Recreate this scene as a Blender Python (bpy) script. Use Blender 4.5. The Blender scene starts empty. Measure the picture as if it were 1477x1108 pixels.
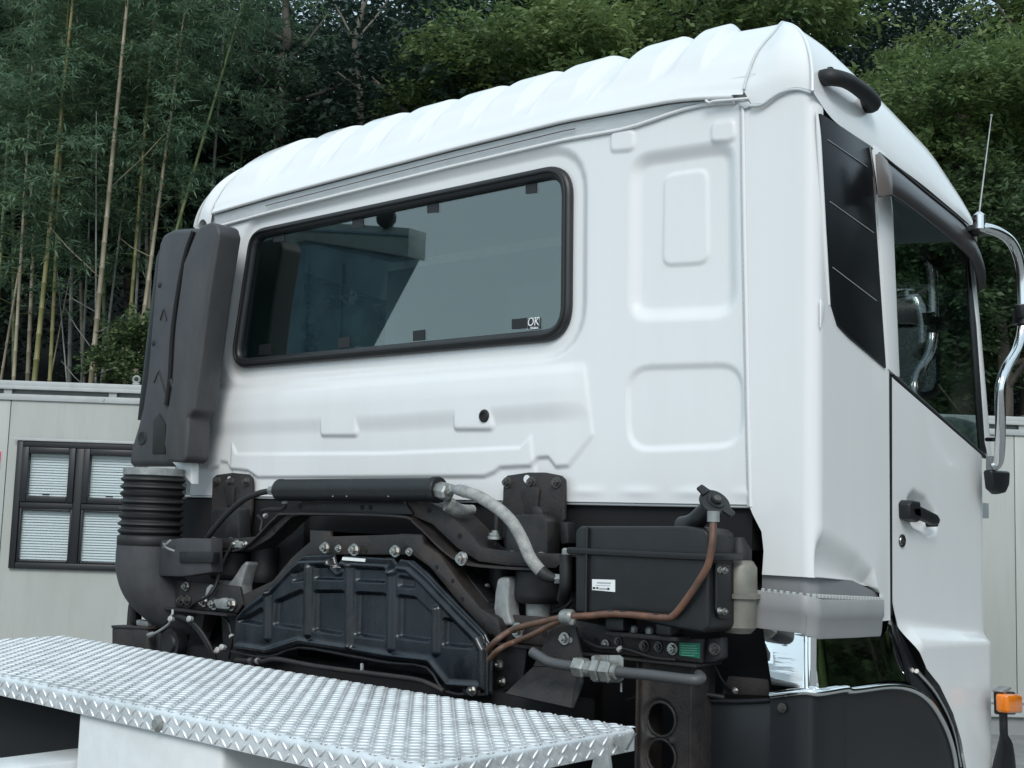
import bpy, bmesh, math, random
import numpy as np
from mathutils import Vector, Matrix

random.seed(7)
rng = np.random.default_rng(7)
scene = bpy.context.scene
COL = scene.collection

# ------------------------------------------------------------------ camera
F, CX, CY = 1800.0, 738.5, 554.0                     # focal length and centre of the photograph in its pixels
RM = np.array([[0.75816314, -0.04769003, -0.65031863],
               [0.65130174, 0.1036229, 0.75171027],
               [0.03153882, -0.99347267, 0.10962366]])   # world axes seen from the lens (right, down, forward)
CAM = np.array([2.54, -2.63, 1.75])
cam_d = bpy.data.cameras.new('camera')
cam_o = bpy.data.objects.new('camera', cam_d)
COL.objects.link(cam_o)
cam_d.sensor_width = 36.0
cam_d.lens = 36.0 * F / 1477.0
cam_d.clip_start, cam_d.clip_end = 0.05, 600.0
m = Matrix.Identity(4)
for r in range(3):
    m[r][0], m[r][1], m[r][2], m[r][3] = RM[r, 0], -RM[r, 1], -RM[r, 2], CAM[r]
cam_o.matrix_world = m
scene.camera = cam_o

# ------------------------------------------------------------------ sky, sun, exposure
SUN_EL, SUN_AZ = math.radians(39), math.radians(144)      # azimuth clockwise from +Y
world = bpy.data.worlds.new('World')
scene.world = world
world.use_nodes = True
nt = world.node_tree
nt.nodes.clear()
out = nt.nodes.new('ShaderNodeOutputWorld')
bg = nt.nodes.new('ShaderNodeBackground')
sky = nt.nodes.new('ShaderNodeTexSky')
sky.sky_type = 'NISHITA'
sky.sun_disc = False
sky.sun_elevation = SUN_EL
sky.sun_rotation = SUN_AZ
sky.air_density, sky.dust_density, sky.ozone_density = 1.0, 3.0, 1.5
tc = nt.nodes.new('ShaderNodeTexCoord')
mp = nt.nodes.new('ShaderNodeMapping')
mp.inputs['Scale'].default_value = (1.0, 1.0, 2.6)
nz = nt.nodes.new('ShaderNodeTexNoise')
nz.inputs['Scale'].default_value = 2.2
nz.inputs['Detail'].default_value = 6
rp = nt.nodes.new('ShaderNodeValToRGB')
rp.color_ramp.elements[0].position, rp.color_ramp.elements[0].color = 0.36, (0.62, 0.62, 0.62, 1)
rp.color_ramp.elements[1].position, rp.color_ramp.elements[1].color = 0.62, (0.95, 0.95, 0.95, 1)
mx = nt.nodes.new('ShaderNodeMixRGB')
mx.inputs['Color2'].default_value = (7.4, 9.4, 10.5, 1)     # thin cloud, as bright as the hazy sky round it
nt.links.new(tc.outputs['Generated'], mp.inputs['Vector'])
nt.links.new(mp.outputs['Vector'], nz.inputs['Vector'])
nt.links.new(nz.outputs['Fac'], rp.inputs['Fac'])
nt.links.new(rp.outputs['Color'], mx.inputs['Fac'])
nt.links.new(sky.outputs['Color'], mx.inputs['Color1'])
nt.links.new(mx.outputs['Color'], bg.inputs['Color'])
bg.inputs['Strength'].default_value = 0.085
nt.links.new(bg.outputs['Background'], out.inputs['Surface'])

sun_d = bpy.data.lights.new('sun', 'SUN')
sun_d.energy = 1.35
sun_d.angle = math.radians(24)
sun_d.color = (1.0, 0.975, 0.945)
sun_o = bpy.data.objects.new('sun', sun_d)
COL.objects.link(sun_o)
sd = Vector((math.sin(SUN_AZ) * math.cos(SUN_EL), math.cos(SUN_AZ) * math.cos(SUN_EL), math.sin(SUN_EL)))
sun_o.rotation_euler = sd.to_track_quat('Z', 'Y').to_euler()
sun_o.location = (0, 0, 30)

scene.view_settings.view_transform = 'Standard'
scene.view_settings.look = 'None'
scene.view_settings.gamma = 1.0
scene.view_settings.use_curve_mapping = False
scene.view_settings.exposure = 0.46
scene.cycles.max_bounces = 10
scene.cycles.transparent_max_bounces = 12
scene.cycles.sample_clamp_indirect = 6.0

# ------------------------------------------------------------------ points in space, taken from the photograph at a known plane
def ray(px, py):
    return RM @ np.array([px - CX, py - CY, F])
def Y(px, py, y):
    d = ray(px, py); return CAM + d * (y - CAM[1]) / d[1]
def X(px, py, x):
    d = ray(px, py); return CAM + d * (x - CAM[0]) / d[0]
def Z(px, py, z):
    d = ray(px, py); return CAM + d * (z - CAM[2]) / d[2]
HF = np.array([-0.6543, 0.7562, 0.0]); HF /= np.linalg.norm(HF)   # the lens's heading on the ground
HR = np.array([HF[1], -HF[0], 0.0])
def D(px, py, dep):
    d = ray(px, py); return CAM + d * dep / float(d @ HF)
def SD(s, d, z=0.0):                                   # s to the right, d ahead of the lens, on the ground
    p = CAM + HR * s + HF * d; return np.array([p[0], p[1], z])

# ------------------------------------------------------------------ materials
def new_mat(name):
    mt = bpy.data.materials.new(name); mt.use_nodes = True
    return mt, mt.node_tree, mt.node_tree.nodes['Principled BSDF']
def mat(name, col, rough=0.5, metal=0.0, coat=0.0, var=0.0, scale=8.0, col2=None, bump=0.0, bscale=60.0, spec=0.5, stretch=None, rvar=0.0, grime=None, gscale=3.0, gstretch=None, gpos=(0.52, 0.72)):
    mt, t, p = new_mat(name)
    p.inputs['Base Color'].default_value = (*col, 1)
    p.inputs['Roughness'].default_value = rough
    p.inputs['Metallic'].default_value = metal
    p.inputs['Coat Weight'].default_value = coat
    p.inputs['Coat Roughness'].default_value = 0.08
    p.inputs['Specular IOR Level'].default_value = spec
    co = t.nodes.new('ShaderNodeTexCoord')
    src = co.outputs['Object']
    if stretch:
        mpn = t.nodes.new('ShaderNodeMapping'); mpn.inputs['Scale'].default_value = stretch
        t.links.new(src, mpn.inputs['Vector']); src = mpn.outputs['Vector']
    if var or col2 or rvar:
        n = t.nodes.new('ShaderNodeTexNoise'); n.inputs['Scale'].default_value = scale; n.inputs['Detail'].default_value = 7; n.inputs['Roughness'].default_value = 0.62
        t.links.new(src, n.inputs['Vector'])
        r = t.nodes.new('ShaderNodeValToRGB')
        c2 = col2 if col2 else tuple(c * (1 - var) for c in col)
        r.color_ramp.elements[0].position, r.color_ramp.elements[0].color = 0.36, (*c2, 1)
        r.color_ramp.elements[1].position, r.color_ramp.elements[1].color = 0.64, (*col, 1)
        t.links.new(n.outputs['Fac'], r.inputs['Fac'])
        t.links.new(r.outputs['Color'], p.inputs['Base Color'])
        if rvar:
            mr = t.nodes.new('ShaderNodeMapRange')
            mr.inputs['To Min'].default_value = rough - rvar; mr.inputs['To Max'].default_value = rough + rvar
            mr.inputs['From Min'].default_value = 0.3; mr.inputs['From Max'].default_value = 0.7
            t.links.new(n.outputs['Fac'], mr.inputs['Value']); t.links.new(mr.outputs['Result'], p.inputs['Roughness'])
    if grime:
        gsrc = co.outputs['Object']
        if gstretch:
            gm_ = t.nodes.new('ShaderNodeMapping'); gm_.inputs['Scale'].default_value = gstretch
            t.links.new(gsrc, gm_.inputs['Vector']); gsrc = gm_.outputs['Vector']
        gn = t.nodes.new('ShaderNodeTexNoise'); gn.inputs['Scale'].default_value = gscale; gn.inputs['Detail'].default_value = 9; gn.inputs['Roughness'].default_value = 0.68
        gr2 = t.nodes.new('ShaderNodeValToRGB')
        gr2.color_ramp.elements[0].position, gr2.color_ramp.elements[0].color = gpos[0], (0, 0, 0, 1)
        gr2.color_ramp.elements[1].position, gr2.color_ramp.elements[1].color = gpos[1], (grime[3], grime[3], grime[3], 1)
        gmx = t.nodes.new('ShaderNodeMixRGB'); gmx.inputs['Color2'].default_value = (*grime[:3], 1)
        t.links.new(gsrc, gn.inputs['Vector']); t.links.new(gn.outputs['Fac'], gr2.inputs['Fac']); t.links.new(gr2.outputs['Color'], gmx.inputs['Fac'])
        old = p.inputs['Base Color'].links
        if old: t.links.new(old[0].from_socket, gmx.inputs['Color1'])
        else: gmx.inputs['Color1'].default_value = (*col, 1)
        t.links.new(gmx.outputs['Color'], p.inputs['Base Color'])
    if bump:
        n2 = t.nodes.new('ShaderNodeTexNoise'); n2.inputs['Scale'].default_value = bscale; n2.inputs['Detail'].default_value = 4
        b = t.nodes.new('ShaderNodeBump'); b.inputs['Strength'].default_value = bump; b.inputs['Distance'].default_value = 0.01
        t.links.new(src, n2.inputs['Vector']); t.links.new(n2.outputs['Fac'], b.inputs['Height']); t.links.new(b.outputs['Normal'], p.inputs['Normal'])
    return mt

M = {}
M['white'] = mat('white_paint', (0.70, 0.705, 0.705), 0.30, coat=0.45, grime=(0.52, 0.52, 0.49, 0.22), gscale=2.2, gstretch=(5, 5, 0.4), gpos=(0.42, 1.0))
M['whitedull'] = mat('white_primer', (0.70, 0.72, 0.72), 0.5, var=0.12, scale=12)
M['sealgrey'] = mat('seam_sealer', (0.58, 0.61, 0.62), 0.5, var=0.22, scale=22, stretch=(1, 6, 30))
M['blackplastic'] = mat('black_plastic', (0.0061, 0.0068, 0.0083), 0.46, var=0.3, scale=14, bump=0.05, bscale=260, grime=(0.0187, 0.0194, 0.0209, 0.70), gscale=5, gpos=(0.5, 0.75))
M['greyplastic'] = mat('weathered_grey_plastic', (0.0448, 0.0448, 0.0496), 0.55, col2=(0.0320, 0.0328, 0.0368), scale=7, bump=0.08, bscale=240, grime=(0.0760, 0.0736, 0.0736, 0.60), gscale=5, gstretch=(2, 2, 0.5), gpos=(0.5, 0.78))
M['stepgrey'] = mat('step_grey_plastic', (0.28, 0.28, 0.285), 0.5, var=0.08, scale=9, bump=0.03, bscale=220)
M['rubber'] = mat('rubber', (0.0090, 0.0090, 0.0097), 0.6, var=0.3, scale=20, bump=0.04, bscale=150)
M['seal'] = mat('window_rubber', (0.014, 0.015, 0.017), 0.42, var=0.2, scale=10)
M['brown'] = mat('brown_oxidised_steel', (0.0255, 0.0218, 0.0210), 0.62, col2=(0.0120, 0.0112, 0.0120), scale=16, bump=0.16, bscale=110, rvar=0.1, grime=(0.0465, 0.0315, 0.0248, 0.70), gscale=7, gpos=(0.50, 0.70))
M['darksteel'] = mat('dark_painted_steel', (0.0140, 0.0140, 0.0161), 0.5, col2=(0.0084, 0.0087, 0.0101), scale=13, bump=0.10, bscale=120, rvar=0.1, grime=(0.0385, 0.0329, 0.0294, 0.70), gscale=8, gpos=(0.52, 0.72))
M['shield'] = mat('blue_black_panel', (0.0083, 0.0128, 0.0188), 0.28, col2=(0.0037, 0.0053, 0.0075), scale=9, bump=0.05, bscale=60, rvar=0.14, stretch=(1, 1, 0.5), grime=(0.0300, 0.0345, 0.0390, 0.70), gscale=6, gstretch=(1.8750, 1.8750, 0.6750), gpos=(0.48, 0.74))
M['deep'] = mat('deep_underbody', (0.0030, 0.0030, 0.0040), 0.8)  # near-black: the dark under the truck is put into the colour
M['bolt'] = mat('zinc_bolt', (0.56, 0.56, 0.54), 0.34, metal=1.0, col2=(0.34, 0.33, 0.31), scale=60)
M['dullbolt'] = mat('dull_bolt', (0.16, 0.155, 0.15), 0.45, metal=0.8, col2=(0.09, 0.085, 0.08), scale=60)
M['castgrey'] = mat('cast_grey_metal', (0.30, 0.31, 0.31), 0.5, metal=0.25, col2=(0.20, 0.21, 0.21), scale=30, bump=0.06, bscale=130)
M['fitting'] = mat('dull_grey_fitting', (0.30, 0.31, 0.30), 0.42, metal=0.45, col2=(0.2, 0.2, 0.19), scale=40)
M['canister'] = mat('greenish_grey_canister', (0.21, 0.205, 0.175), 0.5, metal=0.25, col2=(0.15, 0.145, 0.125), scale=18)
M['braid'] = mat('pale_braided_hose', (0.34, 0.34, 0.325), 0.65, col2=(0.20, 0.198, 0.188), scale=38, bump=0.25, bscale=190)
M['orange'] = mat('orange_rubber_hose', (0.165, 0.075, 0.045), 0.45, col2=(0.085, 0.045, 0.032), scale=22)
M['ochre'] = mat('brown_rubber_hose', (0.135, 0.072, 0.046), 0.5, col2=(0.075, 0.045, 0.032), scale=22)
M['alu'] = mat('checker_aluminium', (0.80, 0.81, 0.82), 0.38, metal=0.6, col2=(0.68, 0.70, 0.71), scale=26, bump=0.06, bscale=170, rvar=0.10, grime=(0.42, 0.42, 0.41, 0.7), gscale=5, gpos=(0.50, 0.74))
M['aluedge'] = mat('worn_aluminium_edge', (0.62, 0.63, 0.64), 0.38, metal=0.8, col2=(0.40, 0.41, 0.42), scale=30, bump=0.05, bscale=120, rvar=0.08)
M['chrome'] = mat('chrome', (0.86, 0.87, 0.88), 0.03, metal=1.0, bump=0.03, bscale=4, stretch=(1, 1, 7))
M['chrometube'] = mat('chrome_tube', (0.80, 0.81, 0.82), 0.12, metal=1.0, var=0.1, scale=20)
M['fender'] = mat('black_fender_plastic', (0.0112, 0.0128, 0.0158), 0.40, var=0.15, scale=5, bump=0.02, bscale=180)
M['gloss'] = mat('gloss_black', (0.008, 0.009, 0.011), 0.3, spec=0.25)
M['amber'] = mat('amber_lens', (0.85, 0.22, 0.015), 0.18, coat=0.6, var=0.15, scale=60)
M['sticker'] = mat('white_sticker', (0.72, 0.73, 0.72), 0.5)
M['ink'] = mat('dark_ink', (0.02, 0.02, 0.022), 0.6)
M['whiteink'] = mat('white_ink', (0.75, 0.77, 0.78), 0.5)
M['greenlabel'] = mat('green_label', (0.012, 0.20, 0.115), 0.5, var=0.15, scale=40)
M['paleink'] = mat('pale_green_ink', (0.22, 0.50, 0.38), 0.5)
M['silverline'] = mat('silver_line', (0.34, 0.36, 0.38), 0.3)
M['officewall'] = mat('pale_grey_cladding', (0.405, 0.42, 0.395), 0.55, var=0.10, scale=1.6, bump=0.02, bscale=20, stretch=(1, 1, 0.35), grime=(0.30, 0.31, 0.28, 0.6), gscale=2.2, gstretch=(4, 4, 0.35), gpos=(0.48, 0.78))
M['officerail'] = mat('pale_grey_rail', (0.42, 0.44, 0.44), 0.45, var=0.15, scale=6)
M['officedark'] = mat('darker_grey_channel', (0.26, 0.27, 0.265), 0.55, var=0.15, scale=5)  # darker grey than the rails, for channel, wall core and base
M['winframe'] = mat('black_window_frame', (0.012, 0.013, 0.016), 0.4)
M['blind'] = mat('white_blind', (0.66, 0.67, 0.69), 0.5)
M['red'] = mat('red_sign', (0.62, 0.02, 0.04), 0.45)
M['interior'] = mat('cab_lining', (0.36, 0.38, 0.39), 0.8)
M['headlining'] = mat('roof_lining', (0.10, 0.105, 0.11), 0.8)
M['seatcloth'] = mat('seat_cloth', (0.30, 0.31, 0.31), 0.85)
M['asphalt'] = mat('worn_concrete_yard', (0.23, 0.23, 0.22), 0.85, var=0.3, scale=3, bump=0.3, bscale=120)
M['soil'] = mat('forest_floor', (0.022, 0.024, 0.014), 0.95, var=0.5, scale=1.2, bump=0.3, bscale=6)
M['bark'] = mat('bark', (0.10, 0.085, 0.07), 0.85, col2=(0.05, 0.042, 0.035), scale=9, bump=0.5, bscale=30, stretch=(1, 1, 0.2))
M['palebark'] = mat('pale_bark', (0.16, 0.145, 0.12), 0.85, col2=(0.08, 0.07, 0.06), scale=9, bump=0.4, bscale=30, stretch=(1, 1, 0.2))

def culm_mat(name, a, b):
    mt, t, p = new_mat(name)
    co = t.nodes.new('ShaderNodeTexCoord'); mpn = t.nodes.new('ShaderNodeMapping'); mpn.inputs['Scale'].default_value = (3, 3, 0.6)
    n = t.nodes.new('ShaderNodeTexNoise'); n.inputs['Scale'].default_value = 2.5; n.inputs['Detail'].default_value = 5
    r = t.nodes.new('ShaderNodeValToRGB')
    r.color_ramp.elements[0].position, r.color_ramp.elements[0].color = 0.38, (*a, 1)
    r.color_ramp.elements[1].position, r.color_ramp.elements[1].color = 0.62, (*b, 1)
    t.links.new(co.outputs['Object'], mpn.inputs['Vector']); t.links.new(mpn.outputs['Vector'], n.inputs['Vector'])
    t.links.new(n.outputs['Fac'], r.inputs['Fac']); t.links.new(r.outputs['Color'], p.inputs['Base Color'])
    p.inputs['Roughness'].default_value = 0.45
    return mt
M['culm_yellow'] = culm_mat('yellow_bamboo', (0.14, 0.135, 0.045), (0.25, 0.22, 0.085))
M['culm_tan'] = culm_mat('tan_bamboo', (0.17, 0.145, 0.095), (0.29, 0.25, 0.175))
M['culm_grey'] = culm_mat('grey_bamboo', (0.10, 0.105, 0.09), (0.20, 0.20, 0.175))
M['culm_green'] = culm_mat('green_bamboo', (0.08, 0.12, 0.045), (0.16, 0.19, 0.075))

def leaf_mat(name, dark, light, trans=0.25, rough=0.5, scale=1.1):
    mt, t, p = new_mat(name)
    co = t.nodes.new('ShaderNodeTexCoord')
    n = t.nodes.new('ShaderNodeTexNoise'); n.inputs['Scale'].default_value = scale; n.inputs['Detail'].default_value = 3
    n2 = t.nodes.new('ShaderNodeTexNoise'); n2.inputs['Scale'].default_value = 14; n2.inputs['Detail'].default_value = 1
    ad = t.nodes.new('ShaderNodeMath'); ad.operation = 'MULTIPLY_ADD'; ad.inputs[1].default_value = 0.55
    ml = t.nodes.new('ShaderNodeMath'); ml.operation = 'MULTIPLY'; ml.inputs[1].default_value = 0.45
    t.links.new(co.outputs['Object'], n.inputs['Vector']); t.links.new(co.outputs['Object'], n2.inputs['Vector'])
    t.links.new(n2.outputs['Fac'], ml.inputs[0]); t.links.new(n.outputs['Fac'], ad.inputs[0]); t.links.new(ml.outputs['Value'], ad.inputs[2])
    r = t.nodes.new('ShaderNodeValToRGB')
    r.color_ramp.elements[0].position, r.color_ramp.elements[0].color = 0.36, (*dark, 1)
    r.color_ramp.elements[1].position, r.color_ramp.elements[1].color = 0.64, (*light, 1)
    t.links.new(ad.outputs['Value'], r.inputs['Fac'])
    t.links.new(r.outputs['Color'], p.inputs['Base Color'])
    p.inputs['Roughness'].default_value = rough
    p.inputs['Specular IOR Level'].default_value = 0.35
    tr = t.nodes.new('ShaderNodeBsdfTranslucent'); ms = t.nodes.new('ShaderNodeMixShader'); ms.inputs['Fac'].default_value = trans
    t.links.new(r.outputs['Color'], tr.inputs['Color'])
    t.links.new(p.outputs['BSDF'], ms.inputs[1]); t.links.new(tr.outputs['BSDF'], ms.inputs[2])
    t.links.new(ms.outputs['Shader'], t.nodes['Material Output'].inputs['Surface'])
    return mt
M['leaf_bamboo'] = leaf_mat('bamboo_leaves', (0.070, 0.130, 0.080), (0.185, 0.28, 0.165), 0.42)
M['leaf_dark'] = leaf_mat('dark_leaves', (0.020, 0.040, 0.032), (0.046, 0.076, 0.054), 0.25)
M['leaf_bright'] = leaf_mat('yellow_green_leaves', (0.068, 0.122, 0.048), (0.21, 0.275, 0.098), 0.42, scale=0.8)
M['leaf_mid'] = leaf_mat('mid_green_leaves', (0.045, 0.088, 0.044), (0.125, 0.185, 0.085), 0.38, scale=0.9)
M['leaf_bush'] = leaf_mat('shrub_leaves', (0.055, 0.095, 0.040), (0.12, 0.16, 0.065), 0.25, scale=3)

def glass_mat(name, tint, f0=0.05, gtint=(0.95, 1, 1)):
    mt = bpy.data.materials.new(name); mt.use_nodes = True
    t = mt.node_tree; t.nodes.clear()
    o = t.nodes.new('ShaderNodeOutputMaterial'); tr = t.nodes.new('ShaderNodeBsdfTransparent'); gl = t.nodes.new('ShaderNodeBsdfGlossy')
    lw = t.nodes.new('ShaderNodeLayerWeight'); lw.inputs['Blend'].default_value = 0.5
    pw = t.nodes.new('ShaderNodeMath'); pw.operation = 'POWER'; pw.inputs[1].default_value = 5.0
    ma = t.nodes.new('ShaderNodeMath'); ma.operation = 'MULTIPLY_ADD'; ma.inputs[1].default_value = 1.0 - f0; ma.inputs[2].default_value = f0
    ms = t.nodes.new('ShaderNodeMixShader')
    tr.inputs['Color'].default_value = (*tint, 1); gl.inputs['Roughness'].default_value = 0.01
    gl.inputs['Color'].default_value = (*gtint, 1)
    t.links.new(lw.outputs['Facing'], pw.inputs[0]); t.links.new(pw.outputs['Value'], ma.inputs[0])
    t.links.new(ma.outputs['Value'], ms.inputs['Fac']); t.links.new(tr.outputs['BSDF'], ms.inputs[1]); t.links.new(gl.outputs['BSDF'], ms.inputs[2])
    t.links.new(ms.outputs['Shader'], o.inputs['Surface'])
    return mt
M['rearglass'] = glass_mat('teal_tinted_glass', (0.52, 0.62, 0.60), 0.135, (0.96, 1.0, 0.985))
M['sideglass'] = glass_mat('clear_side_glass', (0.62, 0.68, 0.67), 0.06)
M['officeglass'] = glass_mat('office_glass', (0.93, 0.96, 0.96), 0.03)
M['mirrorglass'] = mat('mirror_glass', (0.80, 0.83, 0.83), 0.01, metal=1.0)

# ------------------------------------------------------------------ mesh helpers
def link_mesh(name, me, material, parent=None, smooth=True, angle=35):
    o = bpy.data.objects.new(name, me); COL.objects.link(o)
    if material is not None and not me.materials:
        me.materials.append(material)
    if smooth:
        me.shade_smooth()
        if angle is not None:
            me.set_sharp_from_angle(angle=math.radians(angle))
    if parent is not None:
        o.parent = parent
    return o
def from_bm(name, bm, material, parent=None, smooth=True, angle=35):
    bmesh.ops.recalc_face_normals(bm, faces=bm.faces)
    me = bpy.data.meshes.new(name); bm.to_mesh(me); bm.free()
    return link_mesh(name, me, material, parent, smooth, angle)
def from_np(name, v, f, material, parent=None, smooth=True, angle=None):
    me = bpy.data.meshes.new(name)
    me.from_pydata(np.asarray(v).reshape(-1, 3).tolist(), [], [list(map(int, q)) for q in f])
    me.update()
    return link_mesh(name, me, material, parent, smooth, angle)
def fast_mesh(name, v, quads):
    me = bpy.data.meshes.new(name)
    v = np.ascontiguousarray(v, dtype=np.float32); q = np.ascontiguousarray(quads, dtype=np.int32)
    me.vertices.add(len(v)); me.vertices.foreach_set('co', v.ravel())
    k = q.shape[1]
    me.loops.add(q.size); me.loops.foreach_set('vertex_index', q.ravel())
    me.polygons.add(len(q)); me.polygons.foreach_set('loop_start', np.arange(0, q.size, k, dtype=np.int32))
    me.polygons.foreach_set('loop_total', np.full(len(q), k, dtype=np.int32))
    me.update(calc_edges=True); me.validate()
    return me

def bevel_bm(bm, w, seg=2, ang=25):
    if w <= 0: return
    es = [e for e in bm.edges if len(e.link_faces) == 2 and e.calc_face_angle(0) > math.radians(ang)]
    if es:
        bmesh.ops.bevel(bm, geom=es, offset=w, offset_type='OFFSET', segments=seg, profile=0.5, affect='EDGES', clamp_overlap=True)
def prism(name, pts, vec, material, parent=None, bevel=0.004, seg=2, angle=35):
    """Closed plate: polygon PTS (3D, planar) pushed along VEC."""
    bm = bmesh.new(); vec = np.asarray(vec, float)
    a = [bm.verts.new(p) for p in pts]; b = [bm.verts.new(np.asarray(p) + vec) for p in pts]
    n = len(a)
    bm.faces.new(a); bm.faces.new(b[::-1])
    for i in range(n):
        bm.faces.new([a[i], b[i], b[(i + 1) % n], a[(i + 1) % n]])
    bmesh.ops.recalc_face_normals(bm, faces=bm.faces)
    bevel_bm(bm, bevel, seg)
    return from_bm(name, bm, material, parent, True, angle)
def plateY(name, px, y, th, material, parent=None, bevel=0.004, seg=2, r=0, rn=5):
    pts = [Y(a, b, y) for a, b in px]
    if r:
        q = round2([(p[0], p[2]) for p in pts], r, rn); pts = [(u, y, w) for u, w in q]
    return prism(name, pts, (0, th, 0), material, parent, bevel, seg)
def plateX(name, px, x, th, material, parent=None, bevel=0.004, seg=2, r=0, rn=5):
    pts = [X(a, b, x) for a, b in px]
    if r:
        q = round2([(p[1], p[2]) for p in pts], r, rn); pts = [(x, u, w) for u, w in q]
    return prism(name, pts, (th, 0, 0), material, parent, bevel, seg)
def box(name, lo, hi, material, parent=None, bevel=0.005, seg=2):
    (x0, y0, z0), (x1, y1, z1) = lo, hi
    return prism(name, [(x0, y0, z0), (x1, y0, z0), (x1, y0, z1), (x0, y0, z1)], (0, y1 - y0, 0), material, parent, bevel, seg)
def round2(p, r, n=5, closed=True):
    """Round the corners of a 2D polygon; R may be a list."""
    p = [np.asarray(q, float) for q in p]; out_ = []
    N = len(p)
    for i in range(N):
        a, b, c = p[i - 1], p[i], p[(i + 1) % N]
        rr = r[i] if isinstance(r, (list, tuple)) else r
        u, w = a - b, c - b; lu, lw = np.linalg.norm(u), np.linalg.norm(w); u, w = u / lu, w / lw
        half = math.acos(max(-1, min(1, float(u @ w)))) / 2
        if rr <= 0 or half > 1.5: out_.append(b); continue
        t_ = min(rr / math.tan(half), lu * 0.48, lw * 0.48)
        s, e = b + u * t_, b + w * t_
        for k in range(n + 1):
            q = k / n; out_.append((1 - q) ** 2 * s + 2 * q * (1 - q) * b + q ** 2 * e)
    return out_
def smooth_path(p, n=8, closed=False):
    p = np.asarray(p, float)
    if len(p) < 3 or n <= 1: return p
    if closed: q = np.vstack([p[-1], p, p[0], p[1]])
    else: q = np.vstack([2 * p[0] - p[1], p, 2 * p[-1] - p[-2]])
    o = []
    for i in range(1, len(q) - 2):
        a, b, c, d = q[i - 1], q[i], q[i + 1], q[i + 2]
        for k in range(n):
            t_ = k / n
            o.append(0.5 * ((2 * b) + (-a + c) * t_ + (2 * a - 5 * b + 4 * c - d) * t_ ** 2 + (-a + 3 * b - 3 * c + d) * t_ ** 3))
    if not closed: o.append(q[-2])
    return np.array(o)
def tube_data(path, rad, seg=12, closed=False, flat=None, caps=True):
    P = np.asarray(path, float); n = len(P)
    R_ = np.full(n, rad, float) if np.isscalar(rad) else np.interp(np.linspace(0, 1, n), np.linspace(0, 1, len(rad)), rad)
    T = np.roll(P, -1, 0) - np.roll(P, 1, 0)
    if not closed: T[0] = P[1] - P[0]; T[-1] = P[-1] - P[-2]
    T /= np.maximum(np.linalg.norm(T, axis=1)[:, None], 1e-9)
    up = np.array([0.0, 1.0, 0.0]) if flat else (np.array([0, 0, 1.0]) if abs(T[0][2]) < 0.9 else np.array([0, 1.0, 0]))
    V, Fc = [], []
    nrm = up - T[0] * (up @ T[0]); nrm /= np.linalg.norm(nrm)
    for i in range(n):
        nrm = nrm - T[i] * (nrm @ T[i]); nrm /= np.linalg.norm(nrm)
        bi = np.cross(T[i], nrm)
        for k in range(seg):
            a = 2 * math.pi * k / seg
            V.append(P[i] + (nrm * math.cos(a) * (flat or 1) + bi * math.sin(a)) * R_[i])
    for i in range(n if closed else n - 1):
        j = (i + 1) % n
        for k in range(seg):
            l = (k + 1) % seg
            Fc.append([i * seg + k, i * seg + l, j * seg + l, j * seg + k])
    if caps and not closed:
        Fc.append(list(range(seg))[::-1]); Fc.append([(n - 1) * seg + k for k in range(seg)])
    return V, Fc
def tube(name, path, rad, material, parent=None, seg=12, n=8, closed=False, flat=None):
    V, Fc = tube_data(smooth_path(path, n, closed), rad, seg, closed, flat)
    return from_np(name, V, Fc, material, parent, True, 50)
def lathe(name, base, axis, prof, material, parent=None, seg=32, angle=35):
    """PROF: (distance along AXIS from BASE, radius)."""
    axis = np.asarray(axis, float); axis /= np.linalg.norm(axis)
    u = np.cross(axis, [0, 0, 1.0] if abs(axis[2]) < 0.9 else [1.0, 0, 0]); u /= np.linalg.norm(u); w = np.cross(axis, u)
    V, Fc = [], []
    for h, r in prof:
        for k in range(seg):
            a = 2 * math.pi * k / seg
            V.append(np.asarray(base) + axis * h + (u * math.cos(a) + w * math.sin(a)) * r)
    for i in range(len(prof) - 1):
        for k in range(seg):
            l = (k + 1) % seg; Fc.append([i * seg + k, i * seg + l, (i + 1) * seg + l, (i + 1) * seg + k])
    Fc.append(list(range(seg))[::-1]); Fc.append([(len(prof) - 1) * seg + k for k in range(seg)])
    return from_np(name, V, Fc, material, parent, True, angle)
def sstep(a, b, x):
    t_ = np.clip((x - a) / (b - a + 1e-12), 0, 1); return t_ * t_ * (3 - 2 * t_)
def sdf_poly(px, pz, poly):
    """Signed distance (negative inside) to a 2D polygon."""
    poly = np.asarray(poly, float); d = np.full(px.shape, 1e9); ins = np.zeros(px.shape, bool)
    for i in range(len(poly)):
        a, b = poly[i - 1], poly[i]; e = b - a
        wx, wz = px - a[0], pz - a[1]
        t_ = np.clip((wx * e[0] + wz * e[1]) / (e @ e + 1e-12), 0, 1)
        d = np.minimum(d, (wx - e[0] * t_) ** 2 + (wz - e[1] * t_) ** 2)
        c = ((a[1] > pz) != (b[1] > pz)) & (px < (b[0] - a[0]) * (pz - a[1]) / (b[1] - a[1] + 1e-12) + a[0])
        ins ^= c
    d = np.sqrt(d); return np.where(ins, -d, d)
def grid_mesh(name, Vg, material, parent=None, keep=None, angle=None, flip=False):
    n0, n1 = Vg.shape[:2]
    idx = np.arange(n0 * n1).reshape(n0, n1)
    q = np.stack([idx[:-1, :-1], idx[1:, :-1], idx[1:, 1:], idx[:-1, 1:]], -1)
    if flip: q = q[..., ::-1]
    q = q.reshape(-1, 4)
    if keep is not None: q = q[keep[:-1, :-1].ravel()]
    v = Vg.reshape(-1, 3)
    used = np.zeros(len(v), bool); used[q.ravel()] = True
    remap = np.cumsum(used) - 1
    me = fast_mesh(name, v[used], remap[q])
    return link_mesh(name, me, material, parent, True, angle)
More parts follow.
